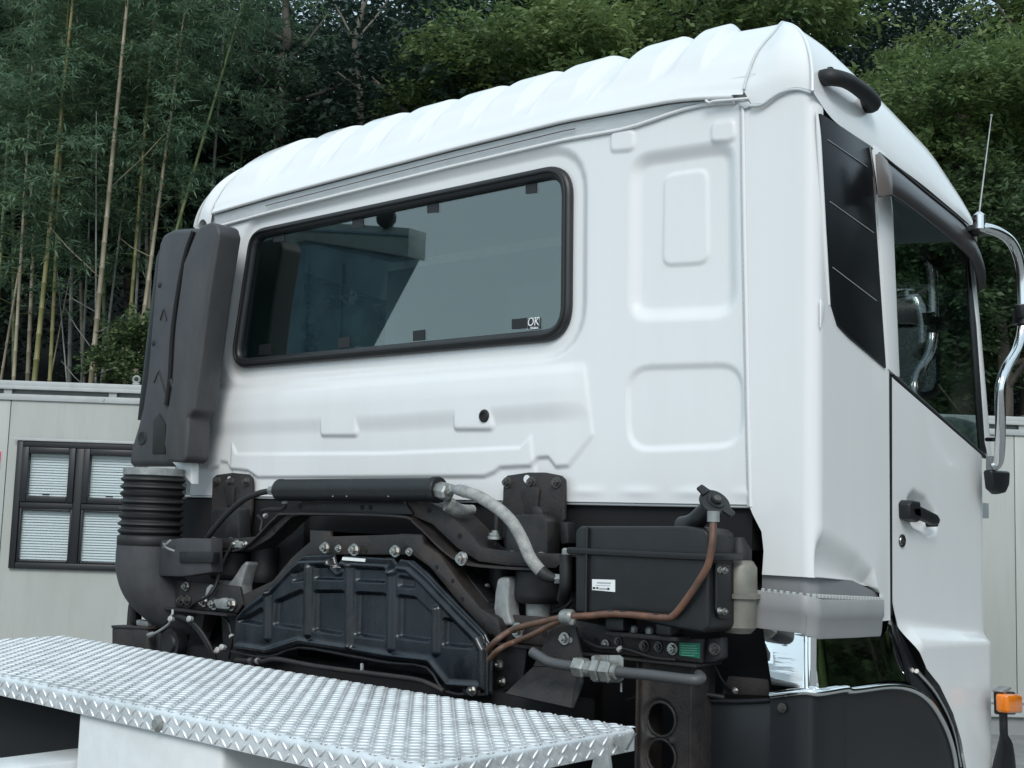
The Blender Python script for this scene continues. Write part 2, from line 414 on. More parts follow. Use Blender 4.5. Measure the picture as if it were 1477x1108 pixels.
def poly2(px, y=0.0, r=0, n=6):
    q = [np.array([p[0], p[2]]) for p in (Y(a, b, y) for a, b in px)]
    return round2(q, r, n) if r else q
def polyX(px, x, r=0, n=6):
    q = [(p[1], p[2]) for p in (X(a, b, x) for a, b in px)]
    return round2(q, r, n) if r else q

bolt_meshes = {}
def bolt(px, py, y, r, parent, kind='bolt', axis='y'):
    """Flanged hex bolt facing back (axis y) or out to the side (axis x)."""
    key = (kind, axis)
    if key not in bolt_meshes:
        bm = bmesh.new()
        def ring(rr, h, n, off=0): return [bm.verts.new((rr * math.cos(2 * math.pi * k / n + off), -h, rr * math.sin(2 * math.pi * k / n + off))) for k in range(n)]
        for rr, h0, h1, n in ((1.0, 0, 0.22, 18), (0.70, 0.2, 0.80, 6), (0.34, 0.78, 1.15, 10)):
            a, b = ring(rr, h0, n), ring(rr * 0.94, h1, n)
            for k in range(n): bm.faces.new([a[k], a[(k + 1) % n], b[(k + 1) % n], b[k]])
            bm.faces.new(b)
        bmesh.ops.recalc_face_normals(bm, faces=bm.faces)
        if axis == 'x': bmesh.ops.rotate(bm, verts=bm.verts, matrix=Matrix.Rotation(math.radians(90), 3, 'Z'))
        me = bpy.data.meshes.new('bolt'); bm.to_mesh(me); bm.free()
        me.materials.append(M['bolt'] if kind == 'bolt' else M['dullbolt'])
        me.shade_smooth(); me.set_sharp_from_angle(angle=math.radians(30))
        bolt_meshes[key] = me
    o = bpy.data.objects.new('bolt', bolt_meshes[key]); COL.objects.link(o)
    o.location = Y(px, py, y) if axis == 'y' else X(px, py, y)
    o.rotation_euler = (0, random.uniform(0, 1), 0) if axis == 'y' else (random.uniform(0, 1), 0, 0)
    o.scale = (r, r, r); o.parent = parent
    return o
def hole(px, py, y, r, parent, material=None):
    p = Y(px, py, y)
    return lathe('bolt_hole', p, (0, -1, 0), [(-0.002, r), (0.0012, r)], material or M['deep'], parent, 14)

def thing(name, label, cat, loc=(0, 0, 0), group=None):
    o = bpy.data.objects.new(name, None); COL.objects.link(o)
    o.location = loc; o.empty_display_size = 0.3
    o['label'] = label; o['category'] = cat
    if group: o['group'] = group
    return o
def tag(o, label, cat, group=None):
    o['label'] = label; o['category'] = cat
    if group: o['group'] = group
    return o

# ================================================================== ground and hillside
def sheet(name, s0, s1, d0, d1, n, m_, hfun, material):
    V = np.zeros((n, m_, 3))
    S_ = np.linspace(s0, s1, n); Dd = np.linspace(d0, d1, m_)
    for i, s in enumerate(S_):
        for j, d in enumerate(Dd):
            V[i, j] = SD(s, d, hfun(s, d))
    o = grid_mesh(name, V, material, None, flip=True)
    o['kind'] = 'structure'
    return o
def hill_h(s, d):
    k = max(0.0, d - 14.2, (s - 21.0) * 0.9 + min(0.0, (d - 6) * 0.25))
    return 0.45 * k + 0.25 * math.sin(s * .7 + 1) * min(1, k * .3) + 0.2 * math.sin(d * .9) * min(1, k * .3)
gr_ = sheet('ground', -250, 250, -250, 250, 3, 3, lambda s, d: 0.0, M['asphalt'])
hill = sheet('hillside', -45, 50, -12, 60, 64, 48, lambda s, d: hill_h(s, d) - 0.06, M['soil'])

# ================================================================== the long grey site office behind the truck
def adopt(root, objs):
    for o in objs:
        o.parent = root; o.matrix_parent_inverse = Matrix.Translation(-Vector(root.location))
def build_in(root, fn):
    before = set(bpy.data.objects); fn()
    for o in [o for o in bpy.data.objects if o not in before and o.parent is None]: adopt(root, [o])
OT = 0.0445
def B(s, d=0.0, z=0.0):
    """A point of the office: s along its front, d in front of it (towards the truck is negative)."""
    u = HR + HF * OT; u = u / np.linalg.norm(u); w = np.array([-u[1], u[0], 0])
    p = CAM + HF * 11.2 + u * s + w * d; return np.array([p[0], p[1], z])
def bbox(name, s0, s1, d0, d1, z0, z1, material, bevel=0.006, parent=None):
    return prism(name, [B(s0, d0, z0), B(s1, d0, z0), B(s1, d0, z1), B(s0, d0, z1)], B(0, d1) - B(0, d0), material, parent, bevel, 2)
office = thing('site_office', 'long pale grey prefab office with a black framed window, standing behind the truck', 'building', tuple(B(0, 1.2, 0)))
S0, S1 = -8.2, 9.2
ZW = 2.70
def office_fn():
    joints = [S0, -6.24, -4.425, -2.6, -0.8, 1.0, 2.8, 4.62, 6.4, S1]
    wx0, wx1, wz0, wz1 = -4.335, -3.30 + 0.05, 1.21, 2.325
    wx1 = -3.20
    for a, b in zip(joints[:-1], joints[1:]):
        if a < wx0 < b:
            for q in ((a, wx0, 0.30, ZW), (wx1, b, 0.30, ZW), (wx0, wx1, 0.30, wz0), (wx0, wx1, wz1, ZW)):
                bbox('wall_panel', q[0] + (0.004 if q[0] == a else 0), q[1] - (0.004 if q[1] == b else 0), 0, 0.05, q[2], q[3], M['officewall'], 0.0)
        else:
            bbox('wall_panel', a + 0.004, b - 0.004, 0, 0.05, 0.30, ZW, M['officewall'], 0.003)
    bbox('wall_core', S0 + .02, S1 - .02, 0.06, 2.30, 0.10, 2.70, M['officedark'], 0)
    bbox('side_wall', S0 - .03, S0, 0.0, 2.36, 0.1, 2.84, M['officewall'], 0)
    bbox('side_wall', S1, S1 + .03, 0.0, 2.36, 0.1, 2.84, M['officewall'], 0)
    bbox('lower_rail', S0, S1, -0.020, 0.0, ZW - 0.02, ZW + 0.035, M['officerail'], 0.004)
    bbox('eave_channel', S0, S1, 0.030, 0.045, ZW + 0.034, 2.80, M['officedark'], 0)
    bbox('eave_rail', S0 - .03, S1 + .03, -0.030, 0.06, 2.795, 2.852, M['officerail'], 0.006)
    bbox('eave_lip', S0 - .03, S1 + .03, -0.040, -0.031, 2.775, 2.806, M['officerail'], 0.002)
    bbox('roof_deck', S0, S1, 0.06, 2.36, 2.78, 2.83, M['officerail'], 0)
    for s in np.arange(S0 + 1.0, S1, 0.915): bbox('rail_post', s - 0.035, s + 0.035, -0.018, 0.03, ZW + 0.03, 2.80, M['officerail'], 0.003)
    bbox('base_rail', S0, S1, -0.05, 0.0, 0.16, 0.31, M['officerail'], 0.006)
    bbox('base_lip', S0, S1, -0.07, -0.05, 0.285, 0.315, M['officerail'], 0.003)
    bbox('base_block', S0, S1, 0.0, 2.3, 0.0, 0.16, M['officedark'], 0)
    for s in (-7.0, -3.62, 3.0, 5.2): lathe('rail_screw', B(s, -0.020, ZW + 0.008), B(0, -1) - B(0, 0), [(0, 0.014), (0.006, 0.010)], M['bolt'], None, 12)
    # lifting eye on the roof edge
    V, Fc = tube_data([B(-3.345 + 0.028 * math.cos(a), 0.0, 2.902 + 0.028 * math.sin(a)) for a in np.linspace(0, 2 * math.pi, 25)[:-1]], 0.011, 10, True)
    ey = from_np('lifting_eye', V, Fc, M['castgrey'], None)
    bbox('eye_foot', -3.375, -3.315, -0.015, 0.015, 2.852, 2.872, M['castgrey'], 0.003)
    # window
    wroot = bpy.data.objects.new('window', None); COL.objects.link(wroot); adopt(office, [wroot])
    wroot.matrix_parent_inverse = Matrix.Translation(-Vector(office.location))
    W = []
    def wb(*a, **k): W.append(bbox(*a, **k)); return W[-1]
    cxm = -3.785
    wb('outer_frame', wx0, wx0 + 0.055, -0.035, 0.04, wz0, wz1, M['winframe'])
    wb('outer_frame', wx1 - 0.055, wx1, -0.035, 0.04, wz0, wz1, M['winframe'])
    wb('outer_frame', wx0 + .056, wx1 - .056, -0.034, 0.04, wz1 - 0.055, wz1, M['winframe'])
    wb('outer_frame', wx0 + .056, wx1 - .056, -0.034, 0.04, wz0, wz0 + 0.055, M['winframe'])
    wb('mullion', cxm - 0.035, cxm + 0.035, -0.030, 0.038, wz0 + .056, wz1 - .056, M['winframe'])
    wb('transom', wx0 + .056, cxm - .036, -0.028, 0.036, 1.735, 1.79, M['winframe']); wb('transom', cxm + .036, wx1 - .056, -0.028, 0.036, 1.735, 1.79, M['winframe'])
    W.append(bbox('window_head', wx0 - 0.03, wx1 + 0.03, -0.05, -0.036, wz1 + 0.0, wz1 + 0.022, M['officerail'], 0.002))
    for (a, b) in ((wx0 + .056, cxm - .036), (cxm + .036, wx1 - .056)):
        for (c, d, awn) in ((wz0 + .056, 1.734, 0), (1.791, wz1 - .056, 1)):
            fw_ = 0.055 if awn else 0.02; y0 = -0.045 if awn else -0.02
            wb('sash', a, a + fw_, y0, 0.02, c, d, M['winframe']); wb('sash', b - fw_, b, y0, 0.02, c, d, M['winframe'])
            wb('sash', a + fw_ + .001, b - fw_ - .001, y0 + .001, 0.02, d - fw_, d, M['winframe']); wb('sash', a + fw_ + .001, b - fw_ - .001, y0 + .001, 0.02, c, c + fw_, M['winframe'])
            W.append(bbox('glass', a + fw_, b - fw_, -0.006, -0.002, c + fw_, d - fw_, M['officeglass'], 0))
            if awn:
                W.append(bbox('latch', (a + b) / 2 - 0.03, (a + b) / 2 + 0.03, -0.055, -0.04, c + fw_ + .004, c + fw_ + .018, M['blackplastic'], 0.002))
    bz = np.arange(wz0 + 0.06, wz1 - 0.05, 0.023)
    slat_mesh = None
    for z in bz:
        for (a, b) in ((wx0 + .06, cxm - .04), (cxm + .04, wx1 - .06)):
            jz = random.uniform(-.0015, .0015)
            o = prism('slat', [B(a, 0.020, z + jz), B(b, 0.020, z + jz + random.uniform(-.002, .002)), B(b, 0.034, z + 0.021 + jz), B(a, 0.034, z + 0.021 + jz)], B(0, 0.0015) - B(0, 0), M['blind'], None, 0)
            W.append(o)
    for o in W:
        o.parent = wroot
build_in(office, office_fn)
rs = thing('red_sign', 'small red sign fixed to the grey office wall at the very edge of the photo', 'sign', tuple(B(-4.56, -0.01, 2.15)))
build_in(rs, lambda: (bbox('sign_plate', -4.66, -4.478, -0.014, -0.003, 2.08, 2.225, M['red'], 0.002), bbox('sign_backing', -4.665, -4.474, -0.003, -0.001, 2.075, 2.23, M['whitedull'], 0)))

# ================================================================== foliage
def leaves(cent, direc, L, W, rg, droop=0.25, roll=1.0):
    """One folded leaf (two triangles-pairs) per centre, pointing along DIREC."""
    n = len(cent)
    d = direc + rg.normal(0, 0.35, (n, 3)); d[:, 2] -= droop
    d /= np.linalg.norm(d, axis=1)[:, None]
    up = np.array([0, 0, 1.0]) + rg.normal(0, 0.45 * roll, (n, 3))
    sd_ = np.cross(d, up); sd_ /= np.maximum(np.linalg.norm(sd_, axis=1)[:, None], 1e-6)
    nr = np.cross(sd_, d)
    l = (L * rg.lognormal(-0.08, 0.30, n).clip(0.45, 1.7))[:, None]; w = (W * rg.uniform(0.7, 1.2, n))[:, None]
    base = cent; tip = cent + d * l - nr * l * 0.10
    mid = cent + d * l * 0.45 + nr * l * 0.05
    v = np.stack([base, mid + sd_ * w - nr * w * .25, tip, mid - sd_ * w - nr * w * .25], 1).reshape(-1, 3)
    q = np.arange(4 * n).reshape(n, 4)
    return v, q
def unit(rg, n):
    v = rg.normal(0, 1, (n, 3)); return v / np.linalg.norm(v, axis=1)[:, None]
def crown_mesh(name, seed, rad, n_twig, per, L, W, lobes=9, flat=0.8, shell=0.55, material=None, droop=0.25, spread=0.28, bottom=-0.75):
    """Leaves in sprays; the sprays sit on lumpy lobes, so that gaps and clumps appear. Crown centred on the origin."""
    rg = np.random.default_rng(seed)
    lc = unit(rg, lobes) * (rg.uniform(0.25, 0.80, lobes) ** 0.8)[:, None] * np.array([1, 1, flat]) * rad
    lr = rg.uniform(0.30, 0.52, lobes) * rad * (12.0 / lobes) ** 0.4
    pick = rg.integers(0, lobes, n_twig)
    u = unit(rg, n_twig); u[:, 2] = np.abs(u[:, 2]) * 0.75 + u[:, 2] * 0.25
    r_ = (shell + (1.08 - shell) * rg.uniform(0, 1, n_twig) ** 0.7)
    tw = lc[pick] + u * (lr[pick] * r_)[:, None] * np.array([1, 1, flat])
    ok = tw[:, 2] > bottom * rad
    tw, u = tw[ok], u[ok]; n_t = len(tw)
    out_d = u + 0.35 * tw / rad; out_d[:, 2] -= 0.15
    out_d /= np.linalg.norm(out_d, axis=1)[:, None]
    t_ = rg.uniform(-0.1, 1, (n_t, per))
    sl = spread * rg.uniform(0.6, 1.3, (n_t, 1))
    cen = tw[:, None, :] + out_d[:, None, :] * (t_ * sl)[..., None] + rg.normal(0, spread * 0.16, (n_t, per, 3))
    cen[..., 2] -= 0.25 * spread * np.maximum(t_, 0) ** 2
    sidev = np.cross(out_d, [0, 0, 1.0]); sgn = np.where(rg.uniform(0, 1, (n_t, per)) > .5, 1, -1)
    dr = out_d[:, None, :] * 0.7 + sidev[:, None, :] * (sgn * 0.75)[..., None]
    v, q = leaves(cen.reshape(-1, 3), dr.reshape(-1, 3), L, W, rg, droop)
    me = fast_mesh(name, v, q); me.materials.append(material); return me
def limbs_mesh(name, seed, h, rad, r0, n_limb, material, lean=0.0):
    rg = np.random.default_rng(seed); V, Fc = [], []
    def add(path, rr, seg):
        v, f_ = tube_data(smooth_path(path, 5), rr, seg); k = len(V)
        V.extend(v); Fc.extend([[i + k for i in q] for q in f_])
    top = np.array([lean, rg.uniform(-.2, .2), h])
    add([(0, 0, -0.4), (lean * .2 + rg.uniform(-.08, .08), rg.uniform(-.08, .08), h * .3), (lean * .6 + rg.uniform(-.12, .12), rg.uniform(-.12, .12), h * .65), top], [r0 * 1.25, r0, r0 * .75, r0 * .42], 9)
    for k in range(n_limb):
        f0 = rg.uniform(0.45, 1.0); st_ = np.array([lean * f0 * f0, 0, h * f0]); a = rg.uniform(0, 2 * math.pi)
        e = st_ + np.array([math.cos(a), math.sin(a), rg.uniform(0.25, 0.9)]) * rad * rg.uniform(.3, .55)
        mdl = (st_ + e) / 2 + rg.normal(0, rad * .06, 3)
        add([st_, mdl, e], [r0 * .42, r0 * .25, r0 * .08], 6)
    me = bpy.data.meshes.new(name); me.from_pydata([tuple(p) for p in V], [], Fc); me.update(); me.shade_smooth(); me.materials.append(material); return me

CR = {
    'bright1': crown_mesh('crown', 11, 2.6, 2100, 11, 0.145, 0.036, 22, 0.85, 0.6, M['leaf_bright'], spread=0.34),
    'bright2': crown_mesh('crown', 12, 2.6, 2100, 11, 0.145, 0.036, 20, 0.95, 0.6, M['leaf_bright'], spread=0.36),
    'mid1': crown_mesh('crown', 13, 2.8, 2500, 11, 0.135, 0.035, 20, 0.9, 0.55, M['leaf_mid'], spread=0.36),
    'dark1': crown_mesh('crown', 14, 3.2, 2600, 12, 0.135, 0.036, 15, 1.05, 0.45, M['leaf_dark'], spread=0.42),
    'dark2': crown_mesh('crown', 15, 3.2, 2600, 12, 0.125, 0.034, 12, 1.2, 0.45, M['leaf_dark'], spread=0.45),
}
TRK = {
    'a': limbs_mesh('trunk', 21, 5.2, 2.6, 0.15, 7, M['bark']), 'b': limbs_mesh('trunk', 22, 6.2, 3.0, 0.17, 8, M['palebark'], 0.5),
    'c': limbs_mesh('trunk', 23, 7.0, 3.2, 0.19, 8, M['bark'], -0.4),
}
def tree(name, label, base, crown_z, crown, trunk, sc=1.0, rot=0.0, group=None, trunk_sc=None):
    root = thing(name, label, 'tree', tuple(base), group)
    root.rotation_euler = (0, 0, rot)
    c = bpy.data.objects.new('crown', CR[crown]); COL.objects.link(c); c.parent = root
    c.location = (0, 0, crown_z); c.scale = (sc, sc, sc)
    t = bpy.data.objects.new('trunk', TRK[trunk]); COL.objects.link(t); t.parent = root
    h_ = {'a': 5.2, 'b': 6.2, 'c': 7.0}[trunk]
    k = crown_z / h_ * 1.02
    t.scale = (max(.6, k * .9),) * 2 + (k,)
    return root
def place(px, py, dep):
    """Base on the hillside and height of the crown's centre for a crown centred on this pixel."""
    p = D(px, py, dep); rel = p - CAM; s, d = float(rel @ HR), float(rel @ HF)
    hz = hill_h(s, d); return (p[0], p[1], hz), p[2] - hz
named = [
    ('broadleaf_tree', 'yellow-green leafy tree showing above the middle of the white cab roof', 800, 135, 17.5, 'bright1', 'a', 0.80, 0.4),
    ('broadleaf_tree', 'yellow-green leafy tree behind the raised rear corner of the cab roof', 1010, 55, 18.5, 'bright2', 'a', 0.92, 2.0),
    ('broadleaf_tree', 'low yellow-green tree showing just over the cab roof left of the others', 690, 150, 18.0, 'bright2', 'b', 0.50, 4.0),
    ('broadleaf_tree', 'bright yellow-green tree top right of the cab behind the roof handle', 1390, 185, 15.5, 'bright1', 'a', 0.72, 1.2),
    ('broadleaf_tree', 'green tree beyond the mirror arm, below the bright tree top', 1440, 390, 15.2, 'mid1', 'a', 0.66, 3.1),
    ('broadleaf_tree', 'bright green tree rising out of the top right corner of the photo', 1490, 110, 16.8, 'bright2', 'b', 0.70, 5.0),
    ('broadleaf_tree', 'mid green tree seen through the cab door window', 1290, 430, 16.0, 'mid1', 'a', 0.70, 0.2),
    ('broadleaf_tree', 'mid green bushy crown high above the cab roof in the top middle', 880, 10, 20.5, 'mid1', 'b', 0.85, 1.9),
]
for nm, lb_, px, py, dep, cr, tk, sc, ro in named:
    b_, cz = place(px, py, dep); tree(nm, lb_, b_, cz, cr, tk, sc, ro)
# darker wood behind, tree by tree
drk = []
rg = np.random.default_rng(5)
for row, (dep, step) in enumerate(((20.5, 2.9), (24.0, 3.2), (28.0, 3.6))):
    half = dep * 0.46 + 2
    for s in np.arange(-half, half + .1, step):
        drk.append((s + rg.uniform(-.6, .6), dep + rg.uniform(-.8, .8), row))
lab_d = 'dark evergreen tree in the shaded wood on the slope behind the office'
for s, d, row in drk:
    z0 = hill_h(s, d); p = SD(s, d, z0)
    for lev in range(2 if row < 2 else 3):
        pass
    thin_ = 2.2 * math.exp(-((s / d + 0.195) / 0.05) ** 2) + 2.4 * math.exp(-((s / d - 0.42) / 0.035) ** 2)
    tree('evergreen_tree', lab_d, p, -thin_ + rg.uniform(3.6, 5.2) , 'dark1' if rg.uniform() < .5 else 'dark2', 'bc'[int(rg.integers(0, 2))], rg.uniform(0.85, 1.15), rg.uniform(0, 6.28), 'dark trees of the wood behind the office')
# the wood goes on round to the right, mirrored in the door glass and the chrome
for k in range(26):
    back = k >= 15
    s = (21.5 if back else 16.5) + rg.uniform(0, 2.5); d = (-3 + (k - 15) * 2.3) if back else (-8 + k * 2.0)
    d += rg.uniform(-.5, .5)
    p = SD(s, d, hill_h(s, d))
    tree('broadleaf_tree', 'green tree of the wood right of the yard, seen mirrored in the door and chrome', p, rg.uniform(4.8, 6.2) if back else rg.uniform(1.8, 3.4), ('mid1', 'bright2', 'dark1')[k % 3], 'bc'[k % 2], rg.uniform(1.15, 1.4) if back else rg.uniform(0.9, 1.2), rg.uniform(0, 6.28), 'trees of the wood right of the yard')
# round-leaved shrub by the office roof
sh_b, sh_z = place(182, 512, 14.0)
shrub_cr = crown_mesh('foliage', 31, 0.52, 420, 9, 0.060, 0.024, 9, 1.1, 0.4, M['leaf_bush'], 0.05, 0.11, -1.0)
sh = thing('shrub', 'small round-leaved green shrub between the bamboo stems and the air intake', 'shrub', sh_b)
o = bpy.data.objects.new('foliage', shrub_cr); COL.objects.link(o); o.parent = sh; o.location = (0, 0, sh_z); o.scale = (0.92, 0.92, 0.9)
V, Fc = tube_data([(0, 0, -.1), (0.05, 0, sh_z * .5), (0, 0.03, sh_z)], [0.04, 0.03, 0.012], 7); so = from_np('stem', V, Fc, M['bark'], sh)

# ---- bamboo
def bamboo_crown(name, seed, n_br, L=0.135, W=0.0105):
    """Branches leave a culm of height 6 above the origin; narrow leaves hang in fans at their ends."""
    rg = np.random.default_rng(seed); cs, ds, br = [], [], []
    for k in range(n_br):
        z = 6.2 * rg.uniform(0, 1) ** 0.8; a = rg.uniform(0, 2 * math.pi)
        Lb_ = rg.uniform(0.45, 1.25) * (1.15 - 0.09 * z)
        dirv = np.array([math.cos(a), math.sin(a), rg.uniform(0.15, 0.75)])
        br.append((z, dirv, Lb_))
        ns = int(16 * Lb_) + 4
        for j in range(ns):
            t_ = rg.uniform(0.25, 1.0)
            p = np.array([0, 0, z]) + dirv * Lb_ * t_; p[2] -= 0.35 * Lb_ * t_ * t_
            p = p + rg.normal(0, 0.09, 3)
            nf = int(rg.integers(4, 8)); a2 = rg.uniform(0, 6.28)
            fd = np.array([math.cos(a2), math.sin(a2), -0.25]) * .7 + dirv * .4
            for f_ in range(nf):
                cs.append(p + rg.normal(0, 0.015, 3)); ds.append(fd + rg.normal(0, 0.45, 3))
    v, q = leaves(np.array(cs), np.array(ds), L, W, rg, 0.45)
    me = fast_mesh(name, v, q); me.materials.append(M['leaf_bamboo'])
    V, Fc = [], []
    for z, dv_, lb_ in br:
        pth = [np.array([0, 0, z]) + dv_ * lb_ * t_ - np.array([0, 0, 0.35 * lb_ * t_ * t_]) for t_ in (0, .33, .66, 1.0)]
        v2, f2 = tube_data(pth, [0.008, 0.006, 0.004, 0.002], 4); k = len(V); V += list(v2); Fc += [[i + k for i in q_] for q_ in f2]
    mb_ = bpy.data.meshes.new('branches'); mb_.from_pydata([tuple(p) for p in V], [], Fc); mb_.update(); mb_.materials.append(M['culm_green'])
    return me, mb_
BC = [bamboo_crown('foliage', 41 + k, 56) for k in range(4)]
bare = []
def bamboo(pb, pt, dep, r0, material, label, crown_from=0.5, cid=0, csc=1.0, bare_br=0, top_ext=3.0):
    """Culm through the pixels PB (at the office roof) and PT (high up), standing on the slope at depth DEP."""
    a, b = D(*pb, dep), D(*pt, dep)
    ax = b - a; ax = ax / np.linalg.norm(ax)
    rel = a - CAM; hz = hill_h(float(rel @ HR), float(rel @ HF))
    t0 = (hz - 0.1 - a[2]) / ax[2]; base = a + ax * t0
    Ltot = np.linalg.norm(b - base) + top_ext
    root = thing('bamboo', label, 'bamboo', tuple(base), 'bamboo stems of the grove left of the cab')
    prof = []; nn = max(8, int(Ltot / 0.30))
    pts_, rads = [], []
    bend = np.cross(ax, [0, 0, 1]); bend = bend / max(np.linalg.norm(bend), 1e-6)
    for i in range(nn):
        f0 = i / nn; z0 = Ltot * f0; r_ = r0 * (1 - 0.72 * f0); sg = Ltot / nn
        for dz_, k_ in ((0.0, 1.0), (0.010, 1.17), (0.022, 1.17), (0.034, .98), (sg * .5, .97)):
            off = bend * (-0.25 * (f0 ** 2.5)) * 0
            pts_.append(ax * (z0 + dz_) + off); rads.append(r_ * k_)
    V, Fc = [], []
    u = np.cross(ax, [0, 1, 0]); u /= np.linalg.norm(u); w = np.cross(ax, u); sg_ = 9
    for p, r_ in zip(pts_, rads):
        for k in range(sg_):
            a_ = 2 * math.pi * k / sg_; V.append(p + (u * math.cos(a_) + w * math.sin(a_)) * r_)
    for i in range(len(pts_) - 1):
        for k in range(sg_):
            l = (k + 1) % sg_; Fc.append([i * sg_ + k, i * sg_ + l, (i + 1) * sg_ + l, (i + 1) * sg_ + k])
    from_np('culm', V, Fc, material, root, True, 60)
    q = Vector((0, 0, 1)).rotation_difference(Vector(ax))
    if csc > 0:
        for me, nm in ((BC[cid % 4][0], 'foliage'), (BC[cid % 4][1], 'branches')):
            o = bpy.data.objects.new(nm, me); COL.objects.link(o); o.parent = root
            o['kind'] = 'stuff'; o.location = ax * Ltot * crown_from; o.rotation_mode = 'QUATERNION'
            o.rotation_quaternion = q @ Matrix.Rotation(cid * 1.7, 3, 'Z').to_quaternion()
            zs = (Ltot * (1 - crown_from)) / 6.0; o.scale = (csc, csc, zs)
    if bare_br:
        V, Fc = [], []
        rg2 = np.random.default_rng(int(pb[0]))
        for k in range(bare_br):
            z = Ltot * (0.22 + 0.42 * k / bare_br); a_ = (0 if k % 2 else math.pi) + rg2.uniform(-.7, .7)
            dv_ = HR * math.cos(a_) + HF * math.sin(a_) * .6 + np.array([0, 0, rg2.uniform(.4, .9)]); lb_ = rg2.uniform(.25, .7)
            v2, f2 = tube_data([ax * z, ax * z + dv_ * lb_ * .6, ax * z + dv_ * lb_ + np.array([0, 0, .05])], [0.008, 0.006, 0.003], 5)
            kk_ = len(V); V += list(v2); Fc += [[i + kk_ for i in q_] for q_ in f2]
        from_np('bare_twigs', V, Fc, material, root)['kind'] = 'stuff'
    return root
BB = [
    ((50, 545), (90, 150), 14.6, 0.052, 'culm_yellow', 'thick yellow bamboo stem left of the office window, upright', .52, 0, 1.1, 0),
    ((72, 545), (84, 300), 14.9, 0.040, 'culm_yellow', 'yellow-green bamboo stem just right of the thick yellow one', .50, 1, 1.0, 0),
    ((132, 545), (178, 60), 14.4, 0.052, 'culm_tan', 'thick pale bamboo stem leaning right, tallest in front of the dark grove', .66, 2, 1.0, 4),
    ((138, 545), (139, 160), 14.7, 0.028, 'culm_grey', 'thin grey dead bamboo stem with bare side twigs', .9, 3, 0.0, 11),
    ((20, 545), (40, 210), 14.8, 0.036, 'culm_tan', 'tan bamboo stem second from the left edge', .48, 1, 1.1, 0),
    ((2, 545), (28, 385), 15.1, 0.030, 'culm_tan', 'thin tan bamboo stem leaning in from the left edge', .5, 2, 1.0, 0),
    ((186, 480), (208, 200), 15.2, 0.042, 'culm_yellow', 'yellow bamboo stem above the shrub', .50, 3, 1.0, 0),
    ((194, 480), (212, 150), 15.6, 0.032, 'culm_grey', 'grey bamboo stem behind the yellow one above the shrub', .5, 0, 1.0, 0),
    ((205, 470), (243, 190), 15.0, 0.046, 'culm_tan', 'tan brown bamboo stem next to the top of the air intake', .56, 1, 1.0, 3),
    ((214, 470), (226, 110), 15.9, 0.036, 'culm_tan', 'straight brown bamboo stem behind the air intake', .55, 2, 1.0, 0),
    ((255, 330), (331, 70), 15.3, 0.040, 'culm_green', 'green bamboo stem slanting up right beside the roof corner', .62, 3, 0.9, 0),
    ((262, 300), (270, 95), 16.2, 0.032, 'culm_green', 'slim upright green bamboo stem near the cab roof corner', .55, 0, 1.0, 0),
    ((96, 545), (82, 385), 15.0, 0.022, 'culm_grey', 'thin grey bamboo cane leaning left near the office roof', .8, 0, 0.0, 0),
    ((75, 535), (100, 400), 15.4, 0.022, 'culm_tan', 'thin tan bamboo cane leaning right near the office roof', .8, 0, 0.0, 0),
    ((155, 480), (175, 320), 15.8, 0.030, 'culm_grey', 'dim grey bamboo stem between the pale stem and the shrub', .5, 1, 0.9, 0),
    ((118, 545), (130, 300), 16.5, 0.028, 'culm_grey', 'dim bamboo stem in the shade behind the pale leaning one', .5, 2, 1.0, 0),
]
for pb, pt, dep, r0, mt_, lb_, cf, ci, cs_, bb_ in BB:
    bamboo(pb, pt, dep, r0 * 0.82, M[mt_], lb_, cf, ci, cs_, bb_, 3.0 if cs_ else 0.15)
for k, (x0, dep) in enumerate(((-60, 15.5), (-10, 16.8), (40, 17.4), (100, 16.9), (150, 17.8), (215, 17.2), (285, 16.9), (330, 18.2), (250, 18.6), (375, 18.8), (20, 19.0), (120, 19.2))):
    bamboo((x0, 545), (x0 + (k * 37 % 45) - 12, 150), dep, 0.038, M[('culm_grey', 'culm_green', 'culm_tan')[k % 3]], 'bamboo stem half hidden in the shade at the back of the grove', .50, k, 1.2, 0)
# lone bare trunks in front of the dark wood
for pts_, r0, lb_ in (([(400, 320), (404, 150), (403, 90), (414, 60), (412, 15), (416, -60)], 0.085, 'crooked grey bare tree trunk standing in the dark wood left of centre'),
                      ([(517, 260), (519, 130), (512, 60), (527, 0), (534, -60)], 0.055, 'thin pale forked tree trunk in the dark wood above the cab roof')):
    P_ = [D(a, b, 18.2) for a, b in pts_]
    rel = P_[0] - CAM; hz = hill_h(float(rel @ HR), float(rel @ HF)); base = np.array([P_[0][0], P_[0][1], hz])
    rt = thing('bare_tree', lb_, 'tree', tuple(base))
    V, Fc = tube_data(smooth_path([np.array([0, 0, -.2])] + [p - base for p in P_], 6), [r0 * 1.3, r0, r0 * .8, r0 * .5], 10); from_np('trunk', V, Fc, M['palebark'], rt)
    for k in range(5):
        st_ = P_[1 + k % 3] - base; dv_ = HR * (1 if k % 2 else -1) * rg.uniform(.5, 1.1) + np.array([0, 0, rg.uniform(.5, 1.2)])
        V, Fc = tube_data(smooth_path([st_, st_ + dv_ * .6 + rg.normal(0, .08, 3), st_ + dv_ * 1.3], 4), [r0 * .4, r0 * .25, r0 * .1], 6); from_np('branch', V, Fc, M['palebark'], rt)

